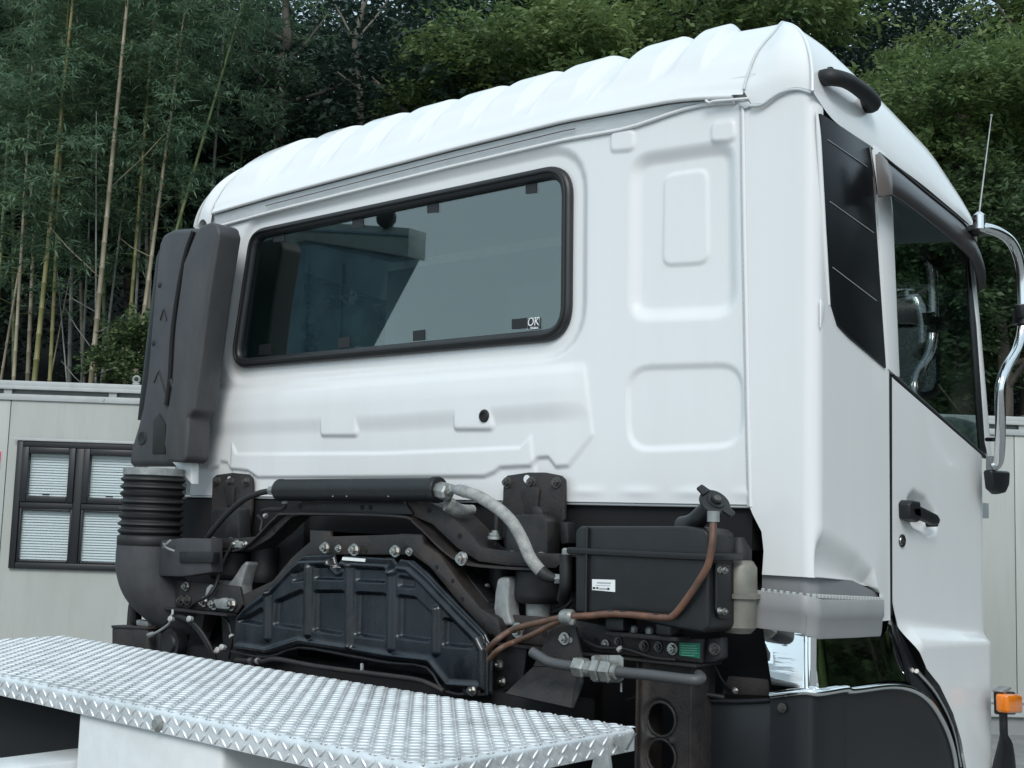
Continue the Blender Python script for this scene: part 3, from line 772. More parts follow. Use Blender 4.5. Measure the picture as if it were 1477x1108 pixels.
# ================================================================== behind the lens: what the rear window mirrors
def V6(px, py, y=6.0):
    p = Y(px, py, y); return np.array([p[0], -p[1], p[2]])
db = thing('tipper_body', 'big dark tipper body with a pale top rim, mirrored in the cab rear window', 'vehicle', tuple(V6(450, 480) * np.array([1, 1, 0])))
M['tipper'] = mat('dark_blue_grey_steel', (0.30, 0.46, 0.55), 0.6, col2=(0.17, 0.28, 0.36), scale=2.5)
M['rim'] = mat('pale_steel_rim', (0.42, 0.50, 0.52), 0.5, var=0.2)
def tip_fn():
    prism('body_front', [V6(a, b) for a, b in ((300, 372), (440, 345), (578, 368), (510, 498), (500, 720), (300, 720))], (0, -0.25, 0), M['tipper'], None, 0)
    prism('top_rim', [V6(a, b, 5.95) for a, b in ((320, 345), (430, 318), (588, 328), (586, 370), (440, 346), (310, 370))], (0, -0.25, 0), M['rim'], None, 0.01)
    prism('rim_line', [V6(a, b, 5.93) for a, b in ((430, 328), (587, 338), (587, 340), (430, 331))], (0, -0.02, 0), M['tipper'], None, 0)
    for x_ in (330, 380, 430, 480): prism('body_rib', [V6(x_, 380, 5.97), V6(x_ + 12, 380, 5.97), V6(x_ + 6, 520, 5.97), V6(x_ - 8, 520, 5.97)], (0, -0.05, 0), M['tipper'], None, 0)
    lathe('work_lamp', V6(553, 312, 5.9), (0.2, 1, 0.1), [(-0.12, 0.06), (-0.06, 0.10), (0, 0.11), (0.01, 0.09)], M['darksteel'], None, 16)
    prism('lamp_foot', [V6(546, 318, 5.95), V6(562, 318, 5.95), V6(558, 330, 5.95), V6(550, 330, 5.95)], (0, -0.05, 0), M['darksteel'], None, 0)
    p = V6(430, 700); box('body_base', (p[0] - 1.6, -8.2, 0.0), (p[0] + 0.4, -6.02, 0.9), M['tipper'], None, 0.02)
build_in(db, tip_fn)


pt = thing('parked_truck', 'white parked truck far behind the cab, mirrored in the chrome corner below the grey step', 'truck', (-8.2, -15.5, 0))
def pt_fn():
    box('cargo_box', (-11.4, -23.0, 1.0), (-8.9, -17.4, 3.7), M['whitedull'], None, 0.03)
    box('cab', (-11.3, -17.2, 0.55), (-9.0, -15.3, 2.9), M['white'], None, 0.12)
    box('windscreen', (-11.1, -15.31, 1.65), (-9.2, -15.28, 2.55), M['gloss'], None, 0.02)
    box('grille', (-11.0, -15.31, 0.75), (-9.3, -15.27, 1.25), M['darksteel'], None, 0.02)
    box('chassis', (-11.0, -23.0, 0.6), (-9.3, -15.6, 0.95), M['darksteel'], None, 0.02)
    for y in (-16.4, -21.5):
        for x in (-11.2, -9.35): lathe('wheel', (x, y, 0.48), (1, 0, 0), [(0, 0.28), (0.02, 0.47), (0.24, 0.47), (0.26, 0.28)], M['rubber'], None, 20)
build_in(pt, pt_fn)
# ================================================================== the truck: cab
truck = thing('truck', 'white cab-over truck seen from behind, cab without a box, checker plate deck in front', 'truck')
T = truck

WIN = poly2([(363, 332), (825, 233), (823, 490), (333, 533)])
WIN_R = [0.075, 0.095, 0.095, 0.075]

# ---- rear wall of the cab: one pressed sheet
def gutter_z(x):
    return np.interp(x, [-1.4, -1.21, -0.83, 0.0, 0.446, 0.80, 0.885, 1.01, 1.2], [2.79, 2.818, 2.833, 2.851, 2.856, 2.842, 2.831, 2.809, 2.79])
gx = np.arange(-1.31, 1.0301, 0.0045); gz = np.linspace(1.808, 2.87, 236)
GX, GZ = np.meshgrid(gx, gz, indexing='ij')
h = np.zeros_like(GX)
sw = sdf_poly(GX, GZ, round2(WIN, WIN_R, 6))
h -= 0.013 * (1 - sstep(0.028, 0.062, sw))                                     # the window sits in a shallow recess
big = sdf_poly(GX, GZ, poly2([(905, 220), (1064, 196), (1068, 462), (903, 467)], r=0.075))
h -= 0.017 * (1 - sstep(-0.044, 0.0, big))
inn = sdf_poly(GX, GZ, poly2([(954, 251), (1016, 242), (1018, 378), (952, 382)], r=0.03))
h += 0.005 * (1 - sstep(-0.006, 0.006, inn))
for q in ([(882, 190), (915, 187), (916, 217), (882, 220)], [(1027, 178), (1060, 172), (1062, 203), (1027, 207)]):
    h += 0.006 * (1 - sstep(-0.006, 0.006, sdf_poly(GX, GZ, poly2(q, r=0.018))))
low = sdf_poly(GX, GZ, poly2([(902, 527), (1073, 522), (1075, 646), (904, 653)], r=0.075))
h -= 0.007 * (1 - sstep(-0.016, 0.002, low))
bul = poly2([(296, 545), (560, 524), (760, 503), (842, 497), (858, 628), (830, 664), (822, 674), (804, 675), (793, 661), (779, 662), (769, 674),
             (726, 676), (717, 683), (702, 689), (375, 690), (361, 680), (333, 677), (329, 668), (321, 667), (316, 674), (301, 677)])
sb = sdf_poly(GX, GZ, bul)
soft_r = sstep(0.60, 0.42, GX)
h += 0.0095 * (1 - sstep(-0.008, 0.003, sb)) * (0.25 + 0.75 * soft_r) * sstep(2.185, 2.150, GZ)
up_ = sdf_poly(GX, GZ, poly2([(285, 545), (560, 524), (760, 503), (850, 495), (850, 592), (560, 611), (285, 620)]))
pad = np.minimum(sdf_poly(GX, GZ, poly2([(468, 560), (519, 558), (519, 628), (468, 628)], r=0.012)), sdf_poly(GX, GZ, poly2([(661, 560), (715, 556), (715, 619), (661, 619)], r=0.012)))
band = np.maximum(1 - sstep(-0.030, 0.030, up_), 1 - sstep(-0.004, 0.010, pad))
h += 0.0095 * band * soft_r * sstep(2.19, 2.10, GZ)
rid = sdf_poly(GX, GZ, poly2([(338, 640), (345, 655), (560, 654), (755, 646), (770, 630), (785, 800), (330, 800)]))
h += 0.005 * (1 - sstep(-0.006, 0.006, rid)) * soft_r
h += 0.003 * np.exp(-((GZ - 1.835) / 0.012) ** 2) * (0.5 + 0.5 * np.sin(GX * 38)) * (GX > 0.45)
h += 0.0015 * np.sin(GX * 1.9 + 0.4) + 0.0008 * np.sin(GX * 4.1 + GZ * 3.0)      # sheet metal is never quite flat
h -= 0.05 * sstep(-1.22, -1.32, GX)
keep = (sw > -0.014)
rear = grid_mesh('rear_panel', np.stack([GX, -h, GZ], -1), M['white'], T, keep=keep)
box('bottom_flange', (-1.30, 0.004, 1.800), (1.028, 0.05, 1.8078), M['white'], rear, 0.002, 1)
bead_pts = [Y(1072, 146, -0.006), Y(1074, 300, -0.007), Y(1077, 450, -0.007), Y(1080, 600, -0.006), Y(1083, 731, -0.004)]
tube('weld_seam', bead_pts, 0.0055, M['white'], rear, 8)
tube('sealed_joint', [p + np.array([-0.009, 0.004, 0]) for p in bead_pts], 0.0035, M['sealgrey'], rear, 6)
gp = Y(698, 600, -0.0225)
gr = lathe('grommet', gp, (0, -1, 0), [(-0.015, 0.017), (0.001, 0.0185), (0.004, 0.016), (0.0045, 0.010), (0.001, 0.009)], M['rubber'], rear, 22)

# ---- rear window
win = thing('rear_window', '', '')
del win['label'], win['category']
win.parent = T
ctr = sum(WIN) / 4
def inset(poly, d):
    o = []
    for i in range(len(poly)):
        a, b, c = poly[i - 1], poly[i], poly[(i + 1) % len(poly)]
        e1 = (b - a) / np.linalg.norm(b - a); e2 = (c - b) / np.linalg.norm(c - b)
        n1 = np.array([-e1[1], e1[0]]); n2 = np.array([-e2[1], e2[0]])
        if (ctr - a) @ n1 < 0: n1 = -n1
        if (ctr - b) @ n2 < 0: n2 = -n2
        k = (n1 + n2); o.append(b + k * d / (1 + n1 @ n2))
    return o
wl = [np.array([q[0], 0.004, q[1]]) for q in round2(inset(WIN, 0.017), [0.062, 0.08, 0.08, 0.062], 9)]
V, Fc = tube_data(wl, 0.0178, 14, True, 0.85)
from_np('window_seal', V, Fc, M['seal'], win, True, 60)
wl2 = [np.array([q[0], -0.0125, q[1]]) for q in round2(inset(WIN, 0.016), [0.062, 0.08, 0.08, 0.062], 9)]
V, Fc = tube_data(wl2, 0.0050, 8, True)
from_np('seal_bead', V, Fc, M['rubber'], win, True, 60)
gl = [(q[0], 0.010, q[1]) for q in round2(inset(WIN, 0.024), 0.06, 8)]
prism('window_pane', gl, (0, 0.004, 0), M['rearglass'], win, 0)
for a, b in ((402, 342), (516, 322), (624, 300), (766, 272), (382, 504), (496, 494), (604, 484), (749, 467)):
    s_ = 8 if b < 400 else 8.5
    wd = 11 if a == 749 else s_
    plateY('window_clip', [(a - wd, b - s_ * .75), (a + wd, b - s_ * 1.0), (a + wd, b + s_ * .75), (a - wd, b + s_ * .95)], 0.0085, 0.001, M['blackplastic'], win, 0)
stk = thing('safety_sticker', '', ''); del stk['label'], stk['category']
stk.parent = T
plateY('sticker_ground', [(760.4, 459.6), (778, 457.8), (778, 474), (760.2, 476)], 0.0078, 0.0005, M['ink'], stk, 0)
def text(name, body, p, size, material, parent, axis='y', shear=0.0, sx=1.0, rot=0.0):
    cu = bpy.data.curves.new(name, 'FONT'); cu.body = body; cu.size = size; cu.shear = shear
    cu.align_x, cu.align_y = 'CENTER', 'CENTER'; cu.extrude = 0.0003; cu.resolution_u = 3
    tmp = bpy.data.objects.new(name, cu); COL.objects.link(tmp)
    dg = bpy.context.evaluated_depsgraph_get()
    me = bpy.data.meshes.new_from_object(tmp.evaluated_get(dg)); bpy.data.objects.remove(tmp)
    me.materials.clear(); me.materials.append(material)
    o = bpy.data.objects.new(name, me); COL.objects.link(o)
    o.rotation_euler = (math.radians(90), rot, 0) if axis == 'y' else (math.radians(90), 0, axis)
    o.location = p; o.scale = (sx, 1, 1); o.parent = parent
    return o
text('lettering', 'OK', Y(769, 464.6, 0.0070), 0.034, M['whiteink'], stk, shear=0.12, sx=0.85)
for a, w in ((766, 1.2), (768.4, 0.8), (770.4, 1.0), (772.8, 1.2), (775, 0.7)):
    plateY('print_mark', [(a - w * .6, 471.6), (a + w * .6, 471.4), (a + w * .6, 474.1), (a - w * .6, 474.3)], 0.0070, 0.0004, M['whiteink'], stk, 0)
loop = [Y(a, b, 0.0070) for a, b in ((760.6, 460), (777.8, 458.2), (777.8, 473.8), (760.6, 475.6))]
V, Fc = tube_data(np.array(loop), 0.0012, 6, True); from_np('sticker_border', V, Fc, M['whiteink'], stk)

# ---- roof skin, ribbed across its rear edge
rx = np.linspace(-1.17, 1.005, 640); tt = np.concatenate([np.linspace(0, 0.55, 70), np.linspace(0.56, 1, 40)])
prof_y = np.array([-0.022, -0.012, 0.010, 0.09, 0.20, 0.29, 0.42, 0.62, 0.90, 1.08, 1.17])
prof_z = np.array([0.000, 0.016, 0.040, 0.125, 0.225, 0.268, 0.268, 0.205, 0.085, -0.06, -0.16])
sp = smooth_path(np.stack([prof_y, prof_z, prof_z * 0], 1), 8)
al = np.concatenate([[0], np.cumsum(np.linalg.norm(np.diff(sp, axis=0), axis=1))]); al /= al[-1]
py_ = np.interp(tt, al, sp[:, 0]); pz_ = np.interp(tt, al, sp[:, 1])
dy, dz = np.gradient(py_), np.gradient(pz_); ln = np.hypot(dy, dz)
ny_, nz_ = -dz / ln, dy / ln
right_edges = [-1.0, -0.73, -0.485, -0.25, -0.03, 0.19, 0.41, 0.675, 0.85]
rib = np.zeros_like(rx)
for e in right_edges:
    wd_ = 0.135 if e not in (0.85,) else 0.10
    rib = np.maximum(rib, sstep(e - wd_ - 0.050, e - wd_ + 0.015, rx) * (1 - sstep(e - 0.010, e + 0.016, rx)))
thin = np.zeros_like(rx)
for e in right_edges[:-2]:
    thin = np.maximum(thin, np.exp(-((rx - e - 0.075) / 0.008) ** 2))
fade = sstep(0.06, 0.16, tt)
H = 0.025 * rib[:, None] * fade[None, :] + 0.004 * thin[:, None] * (sstep(0.05, 0.08, tt) * (1 - sstep(0.10, 0.14, tt)))[None, :]
RX = np.repeat(rx[:, None], len(tt), 1)
crown = 1 - 0.0 * RX
zb = gutter_z(RX) + 0.004
blend = np.clip(np.maximum.accumulate(pz_) / 0.268, 0, 1)[None, :]
ztop = 2.852 - 0.012 * sstep(0.80, 1.005, RX) - 0.012 * sstep(-0.97, -1.17, RX)
RZ = zb * (1 - blend) + ztop * blend + pz_[None, :] + H * nz_[None, :]
py2 = np.interp(al, np.linspace(0, 1, len(al)), al) * 0
sp_b = smooth_path(np.stack([np.array([-0.022, -0.014, -0.004, 0.055, 0.185, 0.29, 0.42, 0.62, 0.90, 1.08, 1.17]), prof_z, prof_z * 0], 1), 8)
py2 = np.interp(tt, al, sp_b[:, 0])
bx = sstep(0.62, 1.0, RX) + sstep(-0.79, -1.17, RX)
RY = py_[None, :] * (1 - bx) + py2[None, :] * bx + H * ny_[None, :]
wr = sstep(0.16, 0.40, tt)[None, :]
RX = RX - 0.095 * wr * sstep(0.45, 1.005, RX) + 0.055 * wr * sstep(-0.62, -1.17, RX)
roof = grid_mesh('roof_skin', np.stack([RX, RY, RZ], -1), M['white'], T, angle=None)
# drip gutter: two lips and the grey sealed channel between them
def gut(dyy, dzz): return [np.array([x, dyy, float(gutter_z(x)) + dzz]) for x in np.linspace(-1.17, 0.975, 44)]
tube('gutter_lip', gut(-0.020, 0.000), 0.0065, M['white'], roof, 8, 1)
chan = []
def low_lip(dyy):
    return [np.array([p[0], dyy, p[2] - 0.010 - 0.040 * float(1 - sstep(0.60, 0.96, p[0]))]) for p in gut(0, 0)]
for p, q in zip(gut(-0.012, -0.008), low_lip(-0.001)): chan.append([p, q])
grid_mesh('sealed_channel', np.array(chan), M['sealgrey'], roof)
tube('channel_lip', low_lip(-0.006), 0.0055, M['white'], roof, 8, 1)
tube('channel_seam', [p for p in gut(-0.014, -0.027)][6:34], 0.0014, M['darksteel'], roof, 6, 1)
tube('gutter_end', [Y(1018, 145, -0.024), Y(1023, 148, -0.025), Y(1030, 146, -0.024), Y(1055, 144, -0.022), Y(1080, 142, -0.018)], 0.0035, M['white'], roof, 8)
plateY('seam_clip', [(1064, 146), (1078, 144), (1084, 152), (1074, 157), (1066, 152)], -0.016, 0.01, M['sealgrey'], roof, 0.003)

# ---- roof corner and roof side (right), mirrored for the left
drip = np.array([[1.192, -0.020, 2.785], [1.20, 0.06, 2.735], [1.20, 0.264, 2.726], [1.20, 0.602, 2.700], [1.20, 0.874, 2.668], [1.19, 1.04, 2.655], [1.15, 1.14, 2.63]])
edge = np.array([[0.990, 0.210, 3.078], [1.020, 0.285, 3.060], [1.05, 0.58, 2.99], [1.07, 0.91, 2.905], [1.10, 1.05, 2.785], [1.13, 1.06, 2.715], [1.13, 1.13, 2.65]])
kn = np.array([0, 0.10, 0.33, 0.62, 0.84, 0.94, 1.0])
us = np.linspace(0, 1, 60); vs = np.linspace(0, 1, 26)
dsm = np.stack([np.interp(us, kn, drip[:, k]) for k in range(3)], 1); esm = np.stack([np.interp(us, kn, edge[:, k]) for k in range(3)], 1)
for A in (dsm, esm):
    for k in range(3): A[1:-1, k] = np.convolve(np.pad(A[:, k], 3, mode='edge'), np.ones(7) / 7, 'valid')[1:-1]
ksm = dsm * 0.45 + esm * 0.55
ksm[:, 0] = dsm[:, 0] + 0.0; ksm[:, 2] = dsm[:, 2] + 0.62 * (esm[:, 2] - dsm[:, 2])
ksm[0] = (1.187, 0.0, 2.955)
for k in range(3): ksm[1:6, k] = np.interp(us[1:6], [us[0], us[6]], [ksm[0, k], ksm[6, k]])
v1 = vs[None, :, None]
G = dsm[:, None, :] * (1 - v1) ** 2 + 2 * ksm[:, None, :] * v1 * (1 - v1) + esm[:, None, :] * v1 ** 2
bul_ = np.sin(np.pi * vs) ** 0.9
side_roof = grid_mesh('roof_side', G, M['white'], T)
crease = G[0]
# corner shoulder between the seam (x = 1.0) and the crease: faces back below, runs forward along the roof edge above
bot = smooth_path([Y(1083.6, 150, -0.014), Y(1100, 148, -0.014), Y(1124, 132, -0.012), Y(1149, 126, -0.008), Y(1172, 131, -0.004)], 5)
kt = int(np.searchsorted(RY[-1], 0.26)); NB = 26
i_f = np.linspace(0, kt, NB).round().astype(int)
i_r = np.linspace(kt, len(tt) - 1, 30).round().astype(int)[1:]
lft = np.array([RX[-1], RY[-1], RZ[-1]]).T
left_c = np.vstack([lft[i_f], lft[i_r]])
right_c = np.vstack([crease[np.linspace(0, 25, NB).round().astype(int)], np.stack([np.interp(np.linspace(0, 1, 30)[1:], us, esm[:, k]) for k in range(3)], 1)])
left_c[0] = bot[0]
C_ = np.zeros((22, len(left_c), 3)); ww = np.linspace(0, 1, 22)
fr_c = np.concatenate([np.linspace(0, 1, NB), np.ones(len(i_r))])
for i, w in enumerate(ww):
    k = w * (len(bot) - 1); b0 = bot[int(k)] + (bot[min(int(k) + 1, len(bot) - 1)] - bot[int(k)]) * (k - int(k))
    col = left_c * (1 - w) + right_c * w
    off = (b0 - col[0])[None, :] * ((1 - fr_c) ** 1.6)[:, None]
    bu = math.sin(math.pi * w)
    C_[i] = col + off
    C_[i, :, 1] -= 0.014 * bu * np.sin(np.pi * np.clip(fr_c, 0, 1)) ** .8
    C_[i, :, 2] += 0.003 * bu * fr_c ** 2 * np.concatenate([np.ones(NB), np.linspace(1, 0, len(i_r))])
cap = grid_mesh('roof_corner', C_, M['white'], T)
tube('corner_joint', [p + np.array([0, -0.003, -0.006]) for p in bot], 0.0042, M['sealgrey'], cap, 8, 1)
tube('corner_seam', [p + np.array([0.002, -0.003, 0.002]) for p in left_c[1:NB + 2]], 0.0035, M['sealgrey'], cap, 8, 1)
tube('crease_bead', [p + np.array([-0.001, 0.002, 0.0]) for p in crease], 0.0045, M['white'], cap, 8, 1)
for nm, gg in (('roof_side', G), ('roof_corner', C_)):
    gm = gg.copy(); gm[..., 0] = -1.17 - (gm[..., 0] - 1.0) * 0.58
    lo_ = grid_mesh(nm, gm, M['white'], T)
    if nm == 'roof_corner':
        sm = left_c[:NB + 2].copy(); sm[:, 0] = -1.17 - (sm[:, 0] - 1.0) * 0.58
        tube('corner_seam', [p + np.array([-0.002, -0.003, 0.002]) for p in sm[1:]], 0.0035, M['sealgrey'], lo_, 8, 1)
# grab handle on the roof side
hp = [X(1184, 114, 1.165), X(1190, 112, 1.195), X(1203, 112, 1.215), X(1222, 117, 1.222), X(1242, 130, 1.222), X(1257, 144, 1.220), X(1256, 151, 1.205), X(1236, 149, 1.165)]
hd = tube('grab_handle', hp, [0.021, 0.021, 0.020, 0.019, 0.020, 0.022, 0.021], M['rubber'], T, 12, 6)
lathe('handle_foot', X(1183, 115, 1.145), (1, 0, 0.1), [(0, 0.026), (0.02, 0.025), (0.035, 0.022)], M['rubber'], hd, 16)
lathe('handle_foot', X(1233, 149, 1.145), (1, 0, 0.1), [(0, 0.026), (0.02, 0.025), (0.035, 0.022)], M['rubber'], hd, 16)

# ---- right rear corner and quarter panel: one sheet bent round the corner
XS = 1.2
R_C = 0.036
zc = np.concatenate([np.linspace(1.535, 1.595, 20), np.linspace(1.60, 1.80, 60), np.linspace(1.803, 2.86, 200)])
inner = np.interp(zc, [1.535, 1.64, 1.70, 1.745, 1.785, 1.806, 1.83, 2.4, 2.80], [1.062, 1.062, 1.066, 1.060, 1.036, 1.026, 1.026, 1.008, 0.996])
top_lim = np.interp(np.linspace(0, 1, 5), np.linspace(0, 1, 5), [2.79] * 5)
arcs = []
ny1, ny2, ny3 = 26, 22, 70
YQ = 0.392
rowsV = []
for z, xi in zip(zc, inner):
    lean = 0.010 * (z - 1.6)
    xc = XS - lean * 0.4
    row = []
    for k in range(ny1): row.append((xi + (xc - R_C - xi) * k / ny1, -0.006 + 0.0, z))
    for k in range(ny2):
        a = -math.pi / 2 + (math.pi / 2) * k / ny2
        row.append((xc - R_C + R_C * math.cos(a), -0.006 + R_C + R_C * math.sin(a), z))
    for k in range(ny3 + 1): row.append((xc, -0.006 + R_C + (YQ + 0.006 - R_C) * k / ny3, z))
    rowsV.append(row)
Q = np.array(rowsV)                              # [z, s, xyz]
side = Q[:, ny1 + 6:, :]
# scoop above the step, pressed into the side
SY, SZ = side[..., 1], side[..., 2]
up_line = np.interp(SY, [0.0] + [float(X(a, b, 1.2)[1]) for a, b in ((1163, 748), (1200, 765), (1240, 792), (1258, 815), (1264, 845))], [1.86] + [float(X(a, b, 1.2)[2]) for a, b in ((1163, 748), (1200, 765), (1240, 792), (1258, 815), (1264, 850))])
lo_line = np.interp(SY, [0.0] + [float(X(a, b, 1.2)[1]) for a, b in ((1170, 815), (1200, 828), (1235, 846), (1262, 858))], [1.745] + [float(X(a, b, 1.2)[2]) for a, b in ((1170, 815), (1200, 828), (1235, 846), (1262, 860))])
dep = sstep(0, 1, (up_line - SZ) / np.maximum(up_line - lo_line, 0.03)) * 0.042
back = sstep(0, 1, (lo_line - SZ) / 0.16) * 0.042
edge_f = 1 - sstep(0.28, 0.345, SY)
side[..., 0] -= (dep - back) * edge_f * sstep(0.0, 0.035, SY)
# the lower corner flares outward towards the step
fl = sstep(1.80, 1.60, Q[..., 2]) * 0.004
Q[:, ny1:, 0] += fl[:, ny1:] * (1 - sstep(0.30, 0.39, Q[:, ny1:, 1]))
Q[:, :ny1 + ny2, 1] -= sstep(1.80, 1.60, Q[:, :ny1 + ny2, 2]) * 0.018 * 0
wt = np.where(Q[..., 1] < 0.335, np.interp(Q[..., 1], [-0.02, 0.05, 0.2, 0.30, 0.334], [1.648, 1.645, 1.636, 1.622, 1.603]), 1.5)
Q[..., 2] = np.maximum(Q[..., 2], wt - 0.002)
# upper limit of the sheet follows the joint of the roof corner and the drip edge
kk = np.ones(Q.shape[:2], bool)
topz = np.where(Q[..., 1] < 0.03, np.interp(Q[..., 0], bot[:, 0], bot[:, 2]) - 0.004, 2.735)
Q[..., 2] = np.minimum(Q[..., 2], topz)
qwin = polyX([(1181, 166), (1252, 211), (1274, 532), (1221, 487), (1205, 470), (1197, 440), (1189, 330)], XS)
kk &= ~((sdf_poly(Q[..., 1], Q[..., 2], qwin) < -0.012) & (Q[..., 1] > 0.03))
kk &= ~((Q[..., 2] < 1.598) & (Q[..., 1] < 0.335))
quarter = grid_mesh('quarter_panel', Q, M['white'], T, keep=kk, angle=50, flip=True)
# raised moulding between corner and window
tube('pillar_moulding', [X(1178, 160, 1.194), X(1181, 200, 1.196), X(1186, 290, 1.197), X(1191, 370, 1.197), X(1196, 440, 1.197)], [0.003, 0.006, 0.006, 0.005, 0.003], M['white'], quarter, 10)
plateX('pillar_notch', [(1181, 432), (1187, 440), (1186, 458), (1181, 474)], 1.197, 0.006, M['white'], quarter, 0.003)
# dark louvred garnish in the quarter window
qw = plateX('quarter_garnish', [(1179, 164), (1252, 211), (1274, 532), (1221, 487), (1205, 470), (1196, 440), (1187, 330)], 1.1945, 0.009, M['gloss'], T, 0.003, 2)
for a, b in (((1194, 201), (1251, 240)), ((1197, 290), (1260, 335)), ((1201, 385), (1264, 433))):
    p, q = X(*a, 1.2042), X(*b, 1.2042)
    prism('louvre', [p + (-0.002, 0, 0.004), q + (-0.002, 0, 0.004), q + (0.0004, 0, -0.001), p + (0.0004, 0, -0.001)], (0.0, 0.0, -0.002), M['blackplastic'], qw, 0)
    tube('louvre_edge', [p + (0.0002, 0, -.0015), q + (0.0002, 0, -.0015)], 0.0012, M['silverline'], qw, 6, 1)

# ---- door
Y0, Y1 = 0.400, 1.150
yb = [0.400, 0.42, 0.47, 0.52, 0.60, 0.69, 0.745, 0.795, 0.83, 1.02, 1.09, 1.15]
zb_ = [1.535, 1.52, 1.46, 1.41, 1.365, 1.285, 1.21, 1.10, 1.00, 0.98, 1.05, 1.17]
belt_y = [0.400, 0.419, 1.036, 1.15]
belt_z = [2.150, 2.143, 1.982, 1.96]
du = np.linspace(Y0, Y1, 120); dv = np.linspace(0, 1, 130)
DYg = np.repeat(du[:, None], 130, 1)
zb1 = np.interp(DYg, yb, zb_); zt1 = np.interp(DYg, belt_y, belt_z)
DZg = zb1 + (zt1 - zb1) * dv[None, :]
DXg = np.full_like(DYg, XS + 0.001)
DXg -= 0.09 * sstep(1.00, 1.16, DYg) ** 1.5                                     # the front edge curls in
cr_top = np.interp(DYg, [0.40, 0.42, 1.02, 1.15], [1.60, 1.545, 1.478, 1.46])
cr_bot = np.interp(DYg, [0.40, 0.50, 1.02, 1.15], [1.42, 1.462, 1.452, 1.45])
DXg += 0.040 * sstep(0, 1, (cr_top - DZg) / np.maximum(cr_top - cr_bot, 0.02)) * sstep(1.08, 0.95, DYg)
# hollow behind the handle
hd_y, hd_z = X(1322, 718, 1.2)[1:], None
hc = X(1322, 722, 1.2)
hq = sdf_poly(DYg, DZg, polyX([(1308, 716), (1318, 705), (1336, 716), (1352, 742), (1350, 772), (1338, 776), (1316, 762), (1308, 742)], 1.2, 0.03))
DXg -= 0.030 * sstep(0.004, -0.030, hq)
DXg -= 0.012 * sstep(2.3, 1.7, DZg) * 0
door = grid_mesh('door', np.stack([DXg, DYg, DZg], -1), M['white'], T, angle=50)
prism('door_gap', [(1.185, 0.3945, 1.545), (1.185, 0.4010, 1.545), (1.185, 0.4010, 2.15), (1.185, 0.3945, 2.15)], (0.0170, 0, 0), M['deep'], door, 0)
# frame round the door glass
plateX('centre_pillar', [(1253, 210), (1270, 222), (1281, 300), (1291, 545), (1285.5, 543), (1274.5, 533)], 1.188, 0.014, M['white'], door, 0.003)
plateX('front_pillar', [(1385, 320), (1394, 330), (1408, 470), (1424, 655), (1432, 672), (1420, 662), (1414, 640), (1402, 470)], 1.180, 0.014, M['white'], door, 0.004)
plateX('window_channel', [(1389, 352), (1396, 352), (1405, 470), (1419, 655), (1410, 650), (1397, 470)], 1.183, 0.010, M['seal'], door, 0.003)
tube('belt_seal', [X(1287, 541, 1.196), X(1350, 597, 1.196), X(1420, 659, 1.196)], 0.006, M['seal'], door, 8, 2)
tube('front_edge_trim', [X(1280, 300, 1.197), X(1286, 420, 1.197), X(1291, 545, 1.197)], 0.004, M['seal'], door, 8, 2)
plateX('window_pane', [(1279, 280), (1395, 360), (1418, 656), (1290, 543)], 1.186, 0.004, M['sideglass'], door, 0)
plateX('upper_rail', [(1256, 206), (1262, 214), (1389, 318), (1394, 335), (1392, 350), (1278, 262)], 1.170, 0.012, M['seal'], door, 0.003)
tube('chrome_strip', [X(1254.5, 212, 1.205), X(1262, 260, 1.204), X(1264, 281, 1.204)], 0.0035, M['chrometube'], door, 8, 2)
# handle and lock
dh = thing('door_handle', '', ''); del dh['label'], dh['category']; dh.parent = door
prism('handle_mount', [X(a, b, 1.196) for a, b in ((1293, 726), (1297, 721), (1309, 723), (1311, 750), (1305, 753), (1294, 748))], (0.036, 0, 0), M['blackplastic'], dh, 0.006, 3)
prism('handle_grip', [X(a, b, 1.214) for a, b in ((1306, 731), (1320, 730), (1344, 742), (1348, 749), (1346, 757), (1338, 757), (1310, 745))], (0.018, 0, 0), M['blackplastic'], dh, 0.006, 3)
lathe('handle_pivot', X(1337, 754, 1.19), (1, 0, 0), [(0, 0.012), (0.028, 0.010)], M['blackplastic'], dh, 12)
lathe('door_lock', X(1300.5, 780, 1.201), (1, 0, 0), [(0, 0.0165), (0.004, 0.0165), (0.006, 0.013), (0.006, 0.006), (0.003, 0.005)], M['blackplastic'], door, 18)
lathe('lock_ring', X(1300.5, 780, 1.2055), (1, 0, 0), [(0, 0.011), (0.002, 0.010)], M['bolt'], door, 16)

# ---- smoked weather visor over the door glass
vt = np.array([X(1266, 222, 1.205), X(1286, 238, 1.21), X(1330, 275, 1.21), X(1385, 320, 1.21), X(1401, 342, 1.205), X(1414, 376, 1.20), X(1415, 410, 1.195)])
vb = np.array([X(1268, 283, 1.245), X(1286, 282, 1.25), X(1330, 313, 1.25), X(1388, 360, 1.25), X(1402, 378, 1.245), X(1409, 400, 1.235), X(1412, 420, 1.225)])
vt, vb = smooth_path(vt, 5), smooth_path(vb, 5)
VG = np.zeros((len(vt), 8, 3))
for j in range(8):
    w = j / 7; VG[:, j] = vt * (1 - w) + vb * w; VG[:, j, 0] += 0.018 * math.sin(math.pi * w)
vis = grid_mesh('weather_visor', VG, mat('smoked_brown_plastic', (0.028, 0.023, 0.024), 0.32, var=0.2, scale=8, spec=0.35), T)
plateX('visor_end', [(1262, 223), (1268, 221), (1278, 232), (1285, 246), (1286, 281), (1266, 284)], 1.252, 0.004, mat('visor_end_plastic', (0.17, 0.145, 0.135), 0.25, var=0.1), vis, 0.002)
tube('visor_rim', [p + np.array([0.004, 0, 0]) for p in vt], 0.004, M['blackplastic'], vis, 8, 1)
tube('visor_edge', vb, 0.003, M['blackplastic'], vis, 8, 1)

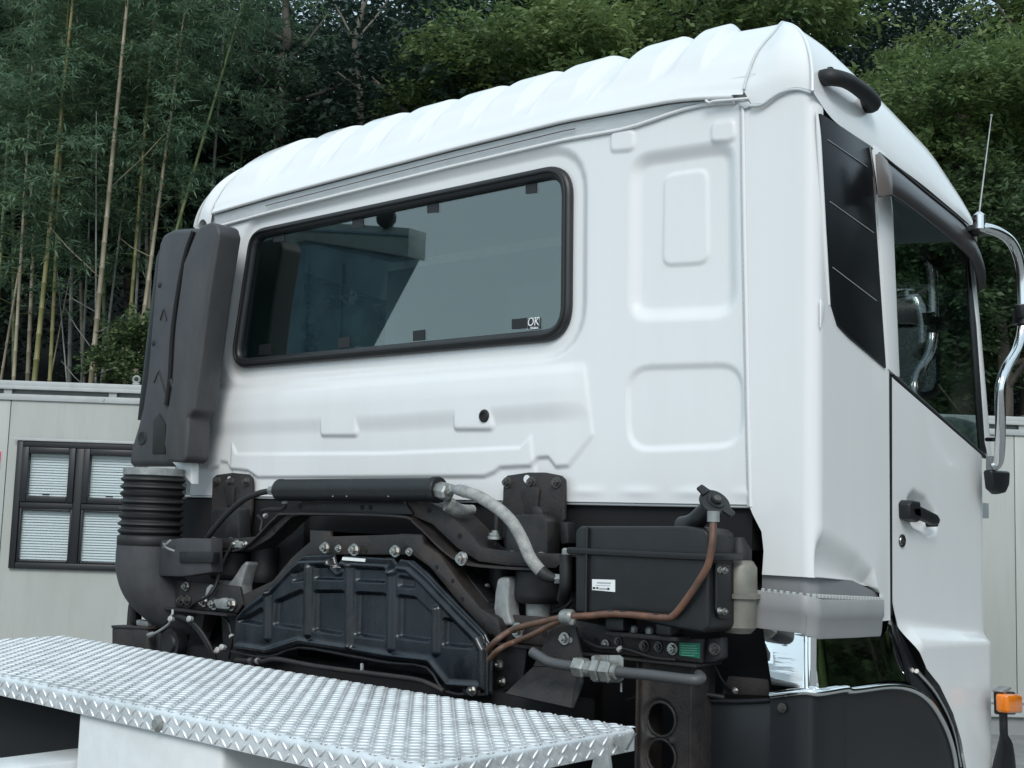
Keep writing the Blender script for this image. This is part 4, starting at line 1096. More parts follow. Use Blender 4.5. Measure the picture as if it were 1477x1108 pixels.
# ---- step panel, chrome skirt, fender
def subd(p, n):
    o = []
    for a, b in zip(p[:-1], p[1:]):
        k = max(1, int(np.linalg.norm(b - a) / n)); o += [a + (b - a) * i / k for i in range(k)]
    return o + [p[-1]]
st = thing('step_panel', '', ''); del st['label'], st['category']; st.parent = T
XT = 1.208
def sx(px, py): return X(px, py, XT)
yr0, yr1 = 0.005, float(X(1276, 880, XT)[1])
zt_, zbm = 1.607, 1.512
# outer face sweeps round the corner to the back
pl = [(1.052, -0.026), (1.185, -0.030), (1.209, -0.004), (1.209, 0.2), (1.206, yr1)]
pl = subd(round2([np.array(q) for q in pl], [0, 0.03, 0.03, 0.05, 0], 6), 0.03)
Sg = np.zeros((len(pl), 9, 3))
for i, q in enumerate(pl):
    fr = i / (len(pl) - 1)
    ztq = 1.610 - 0.022 * fr; zbq = 1.523 - 0.025 * fr
    for j, (t_, off) in enumerate(((0, -0.02), (0, -0.001), (0.02, 0.0005), (0.3, 0.001), (0.46, 0.001), (0.52, -0.003), (0.9, -0.006), (1.0, -0.009), (1.0, -0.04))):
        n_ = np.array([0.7, -0.7]) if fr < 0.3 else np.array([1.0, 0.0])
        Sg[i, j] = (q[0] + off * n_[0], q[1] + off * n_[1], ztq + (zbq - ztq) * t_)
grid_mesh('step_face', Sg, M['stepgrey'], st, angle=40)
wl_ = [(1.056, 0.006), (1.168, 0.006), (1.190, 0.028), (1.190, 0.2), (1.192, yr1 - 0.005)]
wl_ = round2([np.array(q) for q in wl_], [0, 0.03, 0.03, 0.05, 0], 5)
Wg = np.zeros((len(wl_), 2, 3))
for i, q in enumerate(wl_):
    fr = i / (len(wl_) - 1)
    Wg[i, 0] = (q[0], q[1], 1.590); Wg[i, 1] = (q[0], q[1], float(np.interp(q[1], [-0.02, 0.05, 0.2, 0.30, 0.36], [1.648, 1.645, 1.636, 1.622, 1.590])))
grid_mesh('step_wall', Wg, mat('step_wall_grey', (0.21, 0.215, 0.225), 0.45, var=0.1), st, angle=40)
prism('step_tread', [(1.056, -0.022, 1.596), (1.18, -0.024, 1.596), (1.203, 0.0, 1.596), (1.203, 0.18, 1.590), (1.200, yr1, 1.584), (1.12, yr1, 1.584), (1.06, 0.1, 1.590)], (0, 0, -0.004), M['stepgrey'], st, 0)
tooth = None
tpath = [np.array(q) for q in ((1.075, -0.0245), (1.165, -0.0265), (1.195, -0.010), (1.203, 0.03), (1.203, yr1 - 0.012))]
tpath = smooth_path(np.array([(q[0], q[1], 0) for q in tpath]), 12)
tl = np.concatenate([[0], np.cumsum(np.linalg.norm(np.diff(tpath, axis=0), axis=1))])
for k in range(30):
    q = tl[-1] * k / 29; xx = float(np.interp(q, tl, tpath[:, 0])); yy = float(np.interp(q, tl, tpath[:, 1])); zz = 1.6115 - 0.021 * k / 29
    if tooth is None: o = tooth = box('step_tooth', (-0.006, -0.0036, -0.006), (0.003, 0.0036, 0.0035), M['officerail'], st, 0.0015, 1)
    else: o = tooth.copy(); COL.objects.link(o)
    o.location = (xx, yy, zz); o.rotation_euler = (0, 0, -1.57 if k < 8 else 0)
chp = [(1.058, -0.014), (1.176, -0.016), (1.190, -0.012), (1.200, 0.0), (1.204, 0.03), (1.206, 0.30), (1.206, 0.62)]
chp = round2([np.array(q) for q in chp], [0, 0.004, 0.004, 0.006, 0.02, 0, 0], 4)
def subd(p, n):
    o = []
    for a, b in zip(p[:-1], p[1:]):
        k = max(1, int(np.linalg.norm(b - a) / n)); o += [a + (b - a) * i / k for i in range(k)]
    return o + [p[-1]]
chp = subd(chp, 0.02)
Cg = np.zeros((len(chp), 10, 3))
for i, q in enumerate(chp):
    ztop_ = float(np.interp(q[1], [-0.02, 0.0, 0.34, 0.372, 0.40, 0.44, 0.50, 0.56, 0.62], [1.53, 1.515, 1.498, 1.500, 1.545, 1.51, 1.43, 1.375, 1.345]))
    zlow = float(np.interp(q[1], [-0.02, 0.05, 0.35, 0.46, 0.55, 0.62], [1.398, 1.394, 1.392, 1.382, 1.350, 1.318]))
    for j in range(10):
        w = j / 9
        z = ztop_ + (zlow - ztop_) * w
        lean = 0.016 * w - 0.010
        xin = float(np.interp(z, [1.40, 1.55], [1.112, 1.058])) if i == 0 else None
        Cg[i, j] = ((q[0] if q[1] > 0 or q[0] > 1.1 else max(q[0], float(np.interp(z, [1.398, 1.55], [1.098, 1.058])))) + (lean if q[1] > 0.0 else 0), q[1] - (lean if q[0] < 1.19 else 0), z)
skirt = grid_mesh('chrome_skirt', Cg, M['chrome'], T, angle=40)
cl = [(1.177, -0.007, 1.53), (1.182, -0.015, 1.46), (1.187, -0.022, 1.395)]
tube('skirt_edge', cl, 0.0055, M['chrome'], skirt, 10)
# wheel-arch lip (bright) and black fender below it
lip = [Y(1112, 1003, -0.040), np.array([1.185, -0.040, 1.393]), np.array([1.214, -0.015, 1.392]), np.array([1.221, 0.10, 1.392])] + [X(a, b, 1.222) for a, b in ((1230, 996), (1285, 990), (1318, 996), (1342, 1014), (1362, 1047), (1374, 1082), (1380, 1120))]
lip = smooth_path(lip, 8)
tube('arch_trim', lip, 0.0085, M['chrome'], skirt, 10, 1)
FG = np.zeros((len(lip), 6, 3))
for i, p in enumerate(lip):
    for j in range(6):
        w = j / 5; FG[i, j] = (p[0] - 0.004, p[1] + 0.004 * (p[1] < 0), min(p[2] - 0.004, 1.5) * (1 - w) + 0.85 * w)
fender = grid_mesh('fender', FG, M['fender'], T, angle=40)
bolt(1128, 1021, -0.045, 0.011, fender, 'dull')
plateX('arch_gap_filler', [(1288, 900), (1306, 935), (1323, 970), (1352, 1003), (1375, 1050), (1386, 1110), (1376, 1110), (1360, 1045), (1336, 1010), (1310, 990)], 1.206, 0.01, M['gloss'], T, 0.003)
tube('door_edge_trim', [X(a, b, 1.222) for a, b in ((1322, 968), (1350, 1000), (1374, 1047), (1386, 1105))], 0.006, M['chrometube'], door, 8, 4)

# ---- side marker lamp on its stalk at the front edge
lm = thing('side_marker_lamp', '', ''); del lm['label'], lm['category']; lm.parent = T
prism('lens', [X(a, b, 1.285) for a, b in ((1435, 1000), (1457, 1000), (1458, 1027), (1436, 1027))], (0.035, 0, 0), M['amber'], lm, 0.008, 3)
prism('housing', [X(a, b, 1.268) for a, b in ((1432, 997), (1455, 997), (1456, 1030), (1433, 1030))], (0.02, 0, 0), M['blackplastic'], lm, 0.005)
tube('stalk', [X(1447, 1028, 1.29), X(1448, 1060, 1.29), X(1450, 1080, 1.285), X(1446, 1140, 1.26)], [0.011, 0.011, 0.022, 0.040], M['blackplastic'], lm, 10)
plateX('stalk_cap', [(1428, 996), (1442, 989), (1444, 992), (1434, 999)], 1.27, 0.03, M['castgrey'], lm, 0.002)

# ---- mirror arm, antenna and mirror
arm = thing('mirror_arm', '', ''); del arm['label'], arm['category']; arm.parent = T
ap = [X(1402, 330, 1.24), X(1416, 328, 1.275), X(1440, 335, 1.30), X(1459, 350, 1.312), X(1471, 380, 1.318), X(1474, 420, 1.318), X(1474, 470, 1.318), X(1467, 503, 1.316), X(1451, 532, 1.314), X(1443, 560, 1.31), X(1443, 610, 1.30), X(1442, 650, 1.285), X(1439, 668, 1.27), X(1431, 672, 1.255)]
tube('tube', ap, 0.0145, M['chrometube'], arm, 14, 6)
prism('upper_bracket', [X(a, b, 1.225) for a, b in ((1392, 326), (1420, 330), (1420, 341), (1404, 342), (1390, 334))], (0.05, 0, 0), M['blackplastic'], arm, 0.005)
lathe('antenna_base', X(1412.5, 331, 1.27), (0, 0, 1), [(0, 0.017), (0.04, 0.017), (0.044, 0.013), (0.05, 0.006)], M['chrometube'], arm, 16)
wa = X(1411.5, 314, 1.27); wb = X(1430, 168, 1.27)
tube('antenna', [wa, wb], [0.0026, 0.0015], M['castgrey'], arm, 6, 1)
lathe('antenna_tip', wb - (wb - wa) * 0.004, wb - wa, [(0, 0.0016), (0.002, 0.004), (0.006, 0.004), (0.008, 0.001)], M['castgrey'], arm, 8)
lathe('tube_clamp', X(1474, 458, 1.318), (0, 0, 1), [(-0.02, 0.014), (-0.02, 0.026), (0.02, 0.026), (0.02, 0.014)], M['blackplastic'], arm, 16)
prism('clamp_lug', [X(a, b, 1.315) for a, b in ((1461, 440), (1476, 438), (1477, 456), (1464, 459))], (0.02, 0, 0), M['blackplastic'], arm, 0.004)
lathe('lower_sleeve', X(1431, 678, 1.25), (0, 0, 1), [(0, 0.0165), (0.036, 0.0165), (0.039, 0.012)], M['castgrey'], arm, 18)
bm = bmesh.new(); lc = X(1431, 678, 1.25)
prism('lower_cover', [X(a, b, 1.235) for a, b in ((1417, 678), (1444, 680), (1443, 700), (1438, 711), (1428, 713), (1420, 706))], (0.028, 0, 0), M['blackplastic'], arm, 0.008, 3)
bm.free()
tube('clip', [X(1423, 634, 1.21), X(1434, 634, 1.24)], 0.006, M['blackplastic'], arm, 8, 1)
mir = thing('wing_mirror', '', ''); del mir['label'], mir['category']; mir.parent = T
MC = np.array([1.54, 1.30]); MA = math.radians(25)
def mrot(u, y, w):
    dx, dy_ = u - MC[0], y - MC[1]; return (MC[0] + dx * math.cos(MA) + dy_ * math.sin(MA), MC[1] - dx * math.sin(MA) + dy_ * math.cos(MA), w)
def rrect(x0, x1, z0, z1, r): return round2([np.array(q) for q in ((x0, z0), (x1, z0), (x1, z1), (x0, z1))], r, 6)
prism('mirror_shell', [mrot(u, 1.30, w) for u, w in rrect(1.42, 1.66, 2.20, 2.575, 0.05)], (0.02, 0.06, 0), M['blackplastic'], mir, 0.01, 2)
prism('mirror_glass', [mrot(u, 1.297, w) for u, w in rrect(1.434, 1.646, 2.215, 2.56, 0.042)], (0, 0.002, 0), M['mirrorglass'], mir, 0)
tube('mirror_bracket', [(1.32, 1.12, 2.42), (1.40, 1.30, 2.42), (1.46, 1.34, 2.42)], 0.014, M['blackplastic'], mir, 8)

# ---- inside of the cab (seen through the glass)
ins = thing('cab_interior', '', ''); del ins['label'], ins['category']; ins.parent = T
box('floor_pan', (-1.3, 0.03, 1.805), (1.17, 1.16, 1.85), M['interior'], ins, 0)
box('dashboard', (-1.28, 0.98, 1.85), (1.15, 1.18, 2.10), M['interior'], ins, 0.03)
box('left_lining', (-1.31, 0.03, 1.85), (-1.27, 0.50, 2.80), M['interior'], ins, 0)
box('roof_lining', (-1.25, 0.05, 2.82), (1.05, 0.95, 2.84), M['headlining'], ins, 0)
box('added_screen', (-1.25, 0.93, 1.86), (0.70, 0.945, 2.78), mat('screen_grey', (0.24, 0.25, 0.25), 0.9), ins, 0)  # added screen: hides the windscreen view, evens the tone behind the glass
box('bunk_shelf', (-1.25, 0.04, 1.86), (1.10, 0.22, 2.175), M['interior'], ins, 0.01)
for x in (-0.95, -0.02, 0.68):
    s_ = prism('seat_back', [(u, 0.40, w) for u, w in rrect(x - 0.24, x + 0.24, 1.9, 2.32, 0.08)], (0, 0.14, 0), M['seatcloth'], ins, 0.04, 3)
    prism('headrest', [(u, 0.41, w) for u, w in rrect(x - 0.13, x + 0.13, 2.335, 2.53, 0.05)], (0, 0.10, 0), M['seatcloth'], ins, 0.035, 3)
V, Fc = tube_data([(0.70 + 0.22 * math.cos(a), 0.90 + 0.08 * math.sin(a), 2.18 + 0.20 * math.sin(a)) for a in np.linspace(0, 2 * math.pi, 33)[:-1]], 0.015, 8, True)
from_np('steering_wheel', V, Fc, M['blackplastic'], ins)
tube('windscreen_pillar', [(-1.33, 1.10, 1.95), (-1.28, 1.02, 2.66)], 0.035, M['white'], T, 10, 1)
box('left_wall', (-1.37, 0.02, 1.60), (-1.33, 1.12, 2.14), M['white'], T, 0.01)
box('left_upper_wall', (-1.36, 0.02, 2.14), (-1.33, 0.42, 2.76), M['white'], T, 0.01)
box('front_wall', (-1.33, 1.16, 1.10), (1.09, 1.20, 2.05), M['white'], T, 0.02)
# ================================================================== the truck: under the cab
def hexnut(name, a, b, r0, material, parent, seg=6):
    a, b = np.asarray(a, float), np.asarray(b, float)
    L = np.linalg.norm(b - a)
    return lathe(name, a, b - a, [(0, r0 * 0.8), (L * 0.12, r0), (L * 0.88, r0), (L, r0 * 0.8)], material, parent, seg, 20)
def part(name):
    o = bpy.data.objects.new(name, None); COL.objects.link(o); o.parent = T; o.empty_display_size = 0.1
    return o

# masses that close the view, with the underbody's dark painted in: engine, gearbox, floor underside, wheel arch
dk = part('engine_bay')
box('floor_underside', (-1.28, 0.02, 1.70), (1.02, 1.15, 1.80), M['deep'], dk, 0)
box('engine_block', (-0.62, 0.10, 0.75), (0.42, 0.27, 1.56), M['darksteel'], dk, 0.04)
box('dark_backing', (-1.30, 0.28, 0.25), (1.03, 0.31, 1.79), M['deep'], dk, 0)  # near-black sheet added to black out the view under the cab
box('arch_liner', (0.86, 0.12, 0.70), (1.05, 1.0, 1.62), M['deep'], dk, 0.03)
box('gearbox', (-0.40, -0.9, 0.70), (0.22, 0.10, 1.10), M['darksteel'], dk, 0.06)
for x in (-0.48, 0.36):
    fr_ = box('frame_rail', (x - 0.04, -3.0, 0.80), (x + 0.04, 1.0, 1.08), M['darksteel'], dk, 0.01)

box('arch_liner', (-1.37, 0.0, 0.9), (-0.6, 0.05, 1.795), M['deep'], dk, 0)  # added near-black sheet closing the bright gap at the left
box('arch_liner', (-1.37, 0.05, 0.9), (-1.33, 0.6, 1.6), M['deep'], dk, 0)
# ---- cab mounting brackets
def mount(upper, lower, yb_, bolts, lowbolts, slot, y0=-0.022, yl=-0.10):
    b = plateY('mount_bracket', upper, y0 - 0.006, 0.012, M['brown'], T, 0.003, 2, 0.012)
    plateY('bracket_web', lower, yl, 0.05, M['darksteel'], b, 0.006, 2, 0.014)
    for q in bolts: bolt(*q, y0 - 0.006, 0.016, b, 'dull')
    for q in lowbolts: bolt(*q, yl - 0.001, 0.019, b)
    hole(slot[0], slot[1], y0 - 0.006, 0.011, b, M['white'])
    return b
mb = mount([(306, 690), (312, 685), (334, 682), (357, 684), (363, 690), (362, 735), (358, 765), (352, 795), (312, 795), (304, 760)],
           [(305, 733), (343, 731), (346, 790), (299, 793)], 0, [(314, 694), (333, 695), (356, 695)], [(308, 782), (333, 783)], (331, 692))
plateY('bracket_pressing', [(322, 700), (338, 700), (336, 730), (326, 730)], -0.036, 0.012, M['brown'], mb, 0.006, 2, 0.01)
mb2 = mount([(726, 691), (731, 686), (761, 681.5), (785, 681.5), (808, 686), (814, 692), (814, 751), (806, 756), (804, 790), (800, 815), (728, 815), (724, 745)],
            [(731, 743), (780, 741), (789, 751), (789, 819), (727, 817)], 0, [(732, 696), (767, 696), (803, 696)], [(739, 804), (781, 806)], (760, 691))
plateY('bracket_pressing', [(750, 702), (778, 702), (774, 742), (757, 742)], -0.036, 0.012, M['brown'], mb2, 0.008, 2, 0.012)
lathe('bush', Y(785, 741, -0.06), (0, -1, 0), [(0, 0.018), (0.03, 0.018), (0.034, 0.012)], M['brown'], mb2, 14)
plateY('bracket_stop', [(806, 752), (818, 754), (820, 784), (808, 786)], -0.06, 0.04, M['rubber'], mb2, 0.006)

# ---- arched cross beam that carries the cab
beam = part('cross_beam')
up1 = [(299, 776), (347, 776), (377, 773), (404, 749), (431, 726), (453, 722), (595, 722.6), (625, 727), (650, 743), (674, 767), (693, 790), (731, 795), (812, 800)]
lo1 = [(815, 806), (801, 820), (731, 816), (690, 810), (660, 791), (623, 756), (593, 743.5), (442, 740.5), (420, 746), (390, 776), (361, 793), (299, 791)]
plateY('beam_web', up1 + lo1, -0.13, 0.012, M['brown'], beam, 0.003)
lower_path = smooth_path([Y(a, b, -0.085) for a, b in lo1[1:]], 4)
fl_ = np.stack([lower_path + np.array([0, -0.055, 0.0]), lower_path + np.array([0, 0.05, 0.0])], 1)
bm = bmesh.new()
def ribbon(name, path, y0, y1, th, material, parent):
    path = np.asarray(path); V = []; Fc = []
    for p in path:
        V += [(p[0], y0, p[2]), (p[0], y1, p[2]), (p[0], y1, p[2] + th), (p[0], y0, p[2] + th)]
    for i in range(len(path) - 1):
        for k in range(4):
            Fc.append([i * 4 + k, i * 4 + (k + 1) % 4, (i + 1) * 4 + (k + 1) % 4, (i + 1) * 4 + k])
    Fc += [[0, 1, 2, 3], [(len(path) - 1) * 4 + k for k in (3, 2, 1, 0)]]
    bmq = bmesh.new(); vs_ = [bmq.verts.new(v) for v in V]
    for f_ in Fc: bmq.faces.new([vs_[i] for i in f_])
    return from_bm(name, bmq, material, parent, True, 40)
bm.free()
ribbon('beam_flange', [p for p in lower_path], -0.150, -0.03, -0.006, M['brown'], beam)
ribbon('beam_top', smooth_path([Y(a, b, -0.128) for a, b in up1], 4), -0.125, -0.03, -0.006, M['brown'], beam)
plateY('beam_doubler', [(453, 723), (582, 723), (596, 742), (460, 742)], -0.137, 0.008, M['darksteel'], beam, 0.002)
for q in ((395, 764), (433, 731), (522, 732), (534, 732), (619, 736), (663, 773)): hole(*q, -0.1305 - 0.004 * (440 < q[0] < 600) * 1.8, 0.0075, beam)
for q, r_ in (((341, 785), 0.017), ((354, 786), 0.014), ((667, 806), 0.020)): bolt(*q, -0.132, r_, beam)
plateY('hose_clip', [(338, 781), (349, 781), (350, 790), (337, 790)], -0.145, 0.006, M['castgrey'], beam, 0.001)

# ---- long black air cylinder
cyl = part('air_cylinder')
a_, b_ = Y(402, 707, -0.165), Y(634, 706.5, -0.165)
L_ = np.linalg.norm(b_ - a_); rr = 0.0345
lathe('cylinder_tube', a_, b_ - a_, [(0, rr * 0.85), (0.008, rr), (0.02, rr), (0.022, rr * 0.96), (L_ - 0.022, rr * 0.96), (L_ - 0.02, rr * 1.06), (L_ - 0.004, rr * 1.06), (L_, rr * 0.98), (L_, rr * 0.6), (L_ - 0.01, rr * 0.55)], M['blackplastic'], cyl, 36)
hexnut('fitting_nut', Y(632, 707, -0.165), Y(648, 710, -0.170), 0.024, M['fitting'], cyl, 8)
hexnut('fitting_tip', Y(647, 709, -0.170), Y(654, 704, -0.172), 0.014, M['fitting'], cyl, 8)
hexnut('fitting_nut', Y(401, 707, -0.165), Y(389, 708, -0.163), 0.015, M['castgrey'], cyl, 6)
tube('elbow_pipe', [Y(410, 722, -0.15), Y(411, 730, -0.15), Y(404, 735, -0.15), Y(390, 735, -0.14), Y(378, 737, -0.12)], 0.0065, M['rubber'], cyl, 8)
lathe('hose_collar', Y(411, 721, -0.15), (0, 0, -1), [(0, 0.009), (0.012, 0.009)], M['castgrey'], cyl, 10)
for q in (480, 500, 560): hole(q, 716, -0.199, 0.002, cyl, M['castgrey'])
tube('thin_hose', [Y(391, 708, -0.163), Y(372, 712, -0.165), Y(350, 722, -0.170), Y(325, 744, -0.175), Y(303, 770, -0.178), Y(295, 786, -0.17), Y(295, 797, -0.16), Y(303, 801, -0.15)], 0.0095, M['rubber'], T, 10)
lathe('hose_end', Y(301, 801, -0.15), (0.8, 0, -0.2), [(0, 0.012), (0.02, 0.012), (0.026, 0.008)], M['castgrey'], T, 10)

# ---- pale braided hose
bh = tube('braided_hose', [Y(a, b, y) for a, b, y in ((668, 708.5, -0.175), (680, 712, -0.18), (693, 717.5, -0.185), (720, 735, -0.19), (739, 754, -0.19), (753, 778, -0.19), (764, 803, -0.185), (774, 817, -0.18), (782, 826, -0.175))],
          0.0160, M['braid'], T, 16, 10)
tube('hose_sleeve', [Y(655, 706, -0.173), Y(662, 707, -0.174), Y(670, 709, -0.176)], [0.011, 0.0155, 0.0170], M['castgrey'], bh, 12, 4)
tube('hose_sleeve', [Y(780, 824, -0.177), Y(787, 830, -0.172), Y(796, 833.5, -0.165), Y(802, 834.5, -0.16)], [0.0170, 0.0165, 0.013, 0.011], M['rubber'], bh, 12, 4)
hexnut('hose_union', Y(800, 834.5, -0.16), Y(812, 835.5, -0.155), 0.013, M['fitting'], bh)
st2 = tube('stub_hose', [Y(648, 728, -0.15), Y(656, 733, -0.13), Y(668, 736, -0.10), Y(682, 735, -0.06)], [0.019, 0.0185, 0.016, 0.013], M['braid'], T, 14)
tube('hose_mouth', [Y(645, 726.5, -0.153), Y(651, 730, -0.142)], 0.0215, M['fitting'], st2, 14, 1)

# ---- brown arch behind the heat shield
arch = part('arched_bracket')
ao = [(350, 858), (393, 838), (420, 806), (447, 782), (447, 765), (476, 766), (477, 774), (575, 771), (576, 770), (608, 772), (610, 784), (633, 800), (666, 846), (693, 878), (718, 893), (722, 915)]
ai = [(700, 915), (684, 893), (656, 862), (620, 818), (595, 800), (480, 800), (440, 805), (418, 828), (392, 860), (352, 880)]
plateY('arch_plate', ao + ai, -0.155, 0.012, M['brown'], arch, 0.003)
ribbon('arch_flange', smooth_path([Y(a, b, -0.15) for a, b in ao[6:]], 3), -0.150, -0.05, -0.006, M['brown'], arch)
ribbon('arch_flange', smooth_path([Y(a, b, -0.15) for a, b in ao[:4]], 3), -0.150, -0.05, -0.006, M['brown'], arch)
plateY('arch_channel', [(640, 820), (660, 812), (705, 868), (700, 880), (682, 874)], -0.10, 0.05, M['darksteel'], arch, 0.006)
for q, r_ in (((470, 790), 0.018), ((489, 791), 0.012), ((512, 793), 0.019), ((571, 795), 0.018), ((591, 796), 0.012)): bolt(*q, -0.175, r_, arch)
for q in ((528, 795), (463, 789), (561, 795), (630, 818), (653, 838), (667, 864), (697, 900)): hole(*q, -0.1555, 0.0055, arch)

# ---- pressed heat shield
shp = [(338, 888), (351, 872), (388, 845), (420, 811), (431, 802.5), (475, 801), (478, 812), (484, 818), (488, 803), (560, 807), (566, 816), (570, 808.5), (590, 811), (612, 830), (652, 872), (693, 914), (699, 927), (703, 935), (702, 1002), (643, 998), (616, 963), (560, 956), (500, 945), (431, 934), (385, 948), (334, 940)]
YSH = -0.185
sp2 = np.array([(p[0], p[2]) for p in (Y(a, b, YSH) for a, b in shp)])
lo2, hi2 = sp2.min(0), sp2.max(0)
sgx = np.linspace(lo2[0] - .01, hi2[0] + .01, 300); sgz = np.linspace(lo2[1] - .01, hi2[1] + .01, 190)
SX, SZ_ = np.meshgrid(sgx, sgz, indexing='ij')
ss = sdf_poly(SX, SZ_, sp2)
hh = np.zeros_like(SX)
def cell(px, dpt, r=0.014, w=0.010):
    global hh
    s_ = sdf_poly(SX, SZ_, poly2(px, YSH, r)); hh -= dpt * (1 - sstep(-w, 0.002, s_))
for c in ([(452, 851), (497, 851), (495, 917), (450, 911)], [(512, 853), (557, 855), (556, 924), (510, 918)], [(572, 857), (598, 860), (622, 884), (621, 927), (571, 921)],
          [(396, 866), (438, 848), (437, 909), (393, 903)], [(638, 890), (650, 893), (682, 925), (682, 936), (637, 933)], [(346, 893), (380, 874), (379, 903), (345, 897)]):
    cell(c, 0.017)
for c in ([(422, 824), (441, 816), (440, 838), (420, 841)], [(453, 815), (497, 815), (497, 838), (452, 837)], [(512, 817), (558, 819), (557, 842), (512, 840)], [(573, 829), (597, 833), (600, 850), (573, 848)]):
    cell(c, 0.012)
def ridge(a, b, w, hgt):
    global hh
    p, q = Y(*a, YSH), Y(*b, YSH); p = np.array([p[0], p[2]]); q = np.array([q[0], q[2]]); e = q - p
    t_ = np.clip(((SX - p[0]) * e[0] + (SZ_ - p[1]) * e[1]) / (e @ e), 0, 1)
    d_ = np.hypot(SX - p[0] - e[0] * t_, SZ_ - p[1] - e[1] * t_)
    hh = np.maximum(hh, hgt * (1 - sstep(w * 0.25, w, d_)) + np.minimum(hh, 0) * sstep(w * 0.3, w, d_))
for a, b in (((445, 820), (444, 915)), ((504, 818), (504, 930)), ((565, 822), (564, 935)), ((629, 880), (629, 940)), ((387, 857), (386, 920))): ridge(a, b, 0.016, 0.014)
hh += 0.014 * (1 - sstep(0.004, 0.020, -ss)) * 0.0
hh -= 0.020 * (1 - sstep(0.0, 0.014, -ss))
rim = np.exp(-((ss + 0.020) / 0.007) ** 2) * 0.008
hh += rim
hh += 0.010 * sstep(1.50, 1.44, SZ_ + 0.16 * (SX + 0.35)) * 0
shield = grid_mesh('heat_shield', np.stack([SX, YSH - hh, SZ_], -1), M['shield'], T, keep=(ss < 0.002), flip=False)
tube('shield_edge', smooth_path([Y(a, b, YSH + 0.008) for a, b in shp[12:19]], 4), 0.006, M['shield'], shield, 8, 1)
tube('shield_edge', smooth_path([Y(a, b, YSH + 0.012) for a, b in shp[18:]], 3), 0.005, M['darksteel'], shield, 8, 1)
plateY('data_label', [(494, 803.6), (527, 806), (526, 810.5), (493, 808)], YSH - 0.006, 0.002, M['sticker'], shield, 0)
bolt(681, 996, YSH - 0.004, 0.015, shield)
plateY('shield_foot', [(665, 985), (690, 985), (693, 1004), (668, 1003)], YSH + 0.002, 0.004, M['darksteel'], shield, 0.002)
tube('stay_wire', [Y(340, 952, -0.17), Y(377, 954, -0.18), Y(400, 951, -0.19), Y(460, 962, -0.20), Y(560, 975, -0.20), Y(596, 980, -0.20), Y(615, 985, -0.20), Y(640, 997, -0.19)], 0.0075, M['brown'], T, 8)
tube('stay_leg', [Y(522, 958, -0.19), Y(522, 968, -0.20)], 0.005, M['castgrey'], T, 6, 1)
lathe('wire_collar', Y(363, 953.5, -0.18), (1, 0, 0), [(-0.008, 0.011), (0.008, 0.011)], M['dullbolt'], T, 12)
lathe('wire_collar', Y(372, 953.5, -0.181), (1, 0, 0), [(-0.004, 0.010), (0.004, 0.010)], M['castgrey'], T, 12)
box('lower_crossmember', (-1.0, -0.13, 1.20), (0.60, -0.02, 1.31), M['deep'], T, 0.01)

# ---- cab air springs and levers
def spring(name, cx_, top, bot_, rpx, y, stem=None):
    p, q = Y(cx_, top, y), Y(cx_, bot_, y); r_ = abs(Y(cx_ + rpx, top, y)[0] - p[0]) * 0.92
    L = p[2] - q[2]
    o = lathe(name, p, (0, 0, -1), [(0, r_ * 0.7), (0.004, r_ * 0.98), (L * .2, r_), (L * .75, r_ * 1.04), (L * .9, r_ * .98), (L, r_ * .85)], M['rubber'], T, 28)
    if stem:
        pz = Y(cx_ + 1, stem, y)
        lathe('stem', (p[0], y, q[2]), (0, 0, -1), [(0, r_ * 0.55), (q[2] - pz[2], r_ * 0.52)], M['castgrey'], o, 20)
    return o
spring('air_spring', 779, 822, 870, 30, -0.06, 896)
spring('air_spring', 337, 795, 836, 22, -0.05, 870)
spring('damper', 383, 786, 840, 14, -0.03)
spring('damper', 722, 814, 884, 13, -0.0)
def lever(pts, y, th=0.05):
    return plateY('curved_lever', pts, y, th, M['castgrey'], T, 0.010, 3)
lever([(716, 836), (722, 832), (733, 832), (734, 842), (732, 865), (733, 884), (738, 902), (727, 903), (714, 896), (711, 878), (713, 855)], -0.13)
lever([(347, 816), (354, 809), (357, 813), (352, 826), (347, 845), (348, 868), (336, 868), (328, 858), (327, 842), (334, 836), (341, 826)], -0.12)
stud = part('stud')
lathe('threaded_rod', Y(715, 786, -0.08), (0, 0, 1), [(0, 0.006), (0.085, 0.006)], M['brown'], stud, 10)
for z_, r_ in ((778, 0.026), (773, 0.021), (769.5, 0.013)): lathe('washer', Y(715, z_, -0.08), (0, 0, 1), [(0, r_), (0.008, r_)], M['bolt'], stud, 18)
bolt(667, 806, -0.150, 0.020, beam)

# ---- right-hand cross member with its bolts, plates and green label
cm = part('cross_member')
plateY('member_web', [(702, 884), (818, 893), (972, 921), (1015, 921), (1012, 957), (843, 939), (706, 923)], -0.115, 0.012, M['brown'], cm, 0.003)
plateY('member_end', [(1014, 921), (1041, 919), (1041, 950), (1031, 955), (1012, 957)], -0.10, 0.03, M['darksteel'], cm, 0.004)
ribbon('member_flange', [Y(a, b, -0.11) for a, b in ((706, 924), (843, 940), (1012, 958))], -0.135, -0.02, -0.006, M['brown'], cm)
bl = prism('mounting_bar', [Y(a, b, -0.17) for a, b in ((873.5, 910), (977, 919), (977, 926), (873.5, 917))], (0, 0.06, 0), M['brown'], cm, 0.003)
for q in ((914, 909), (937, 911)): lathe('bar_stud', Y(q[0], q[1] + 3, -0.145), (0, 0, 1), [(0, 0.010), (0.012, 0.010), (0.016, 0.006)], M['castgrey'], bl, 8)
for q, r_, k in (((873.5, 929.5), 0.0125, 'bolt'), ((892, 925.5), 0.012, 'dull'), ((930, 932), 0.015, 'dull'), ((950, 933), 0.013, 'dull'), ((970.6, 936), 0.015, 'bolt')): bolt(*q, -0.117, r_, cm, k)
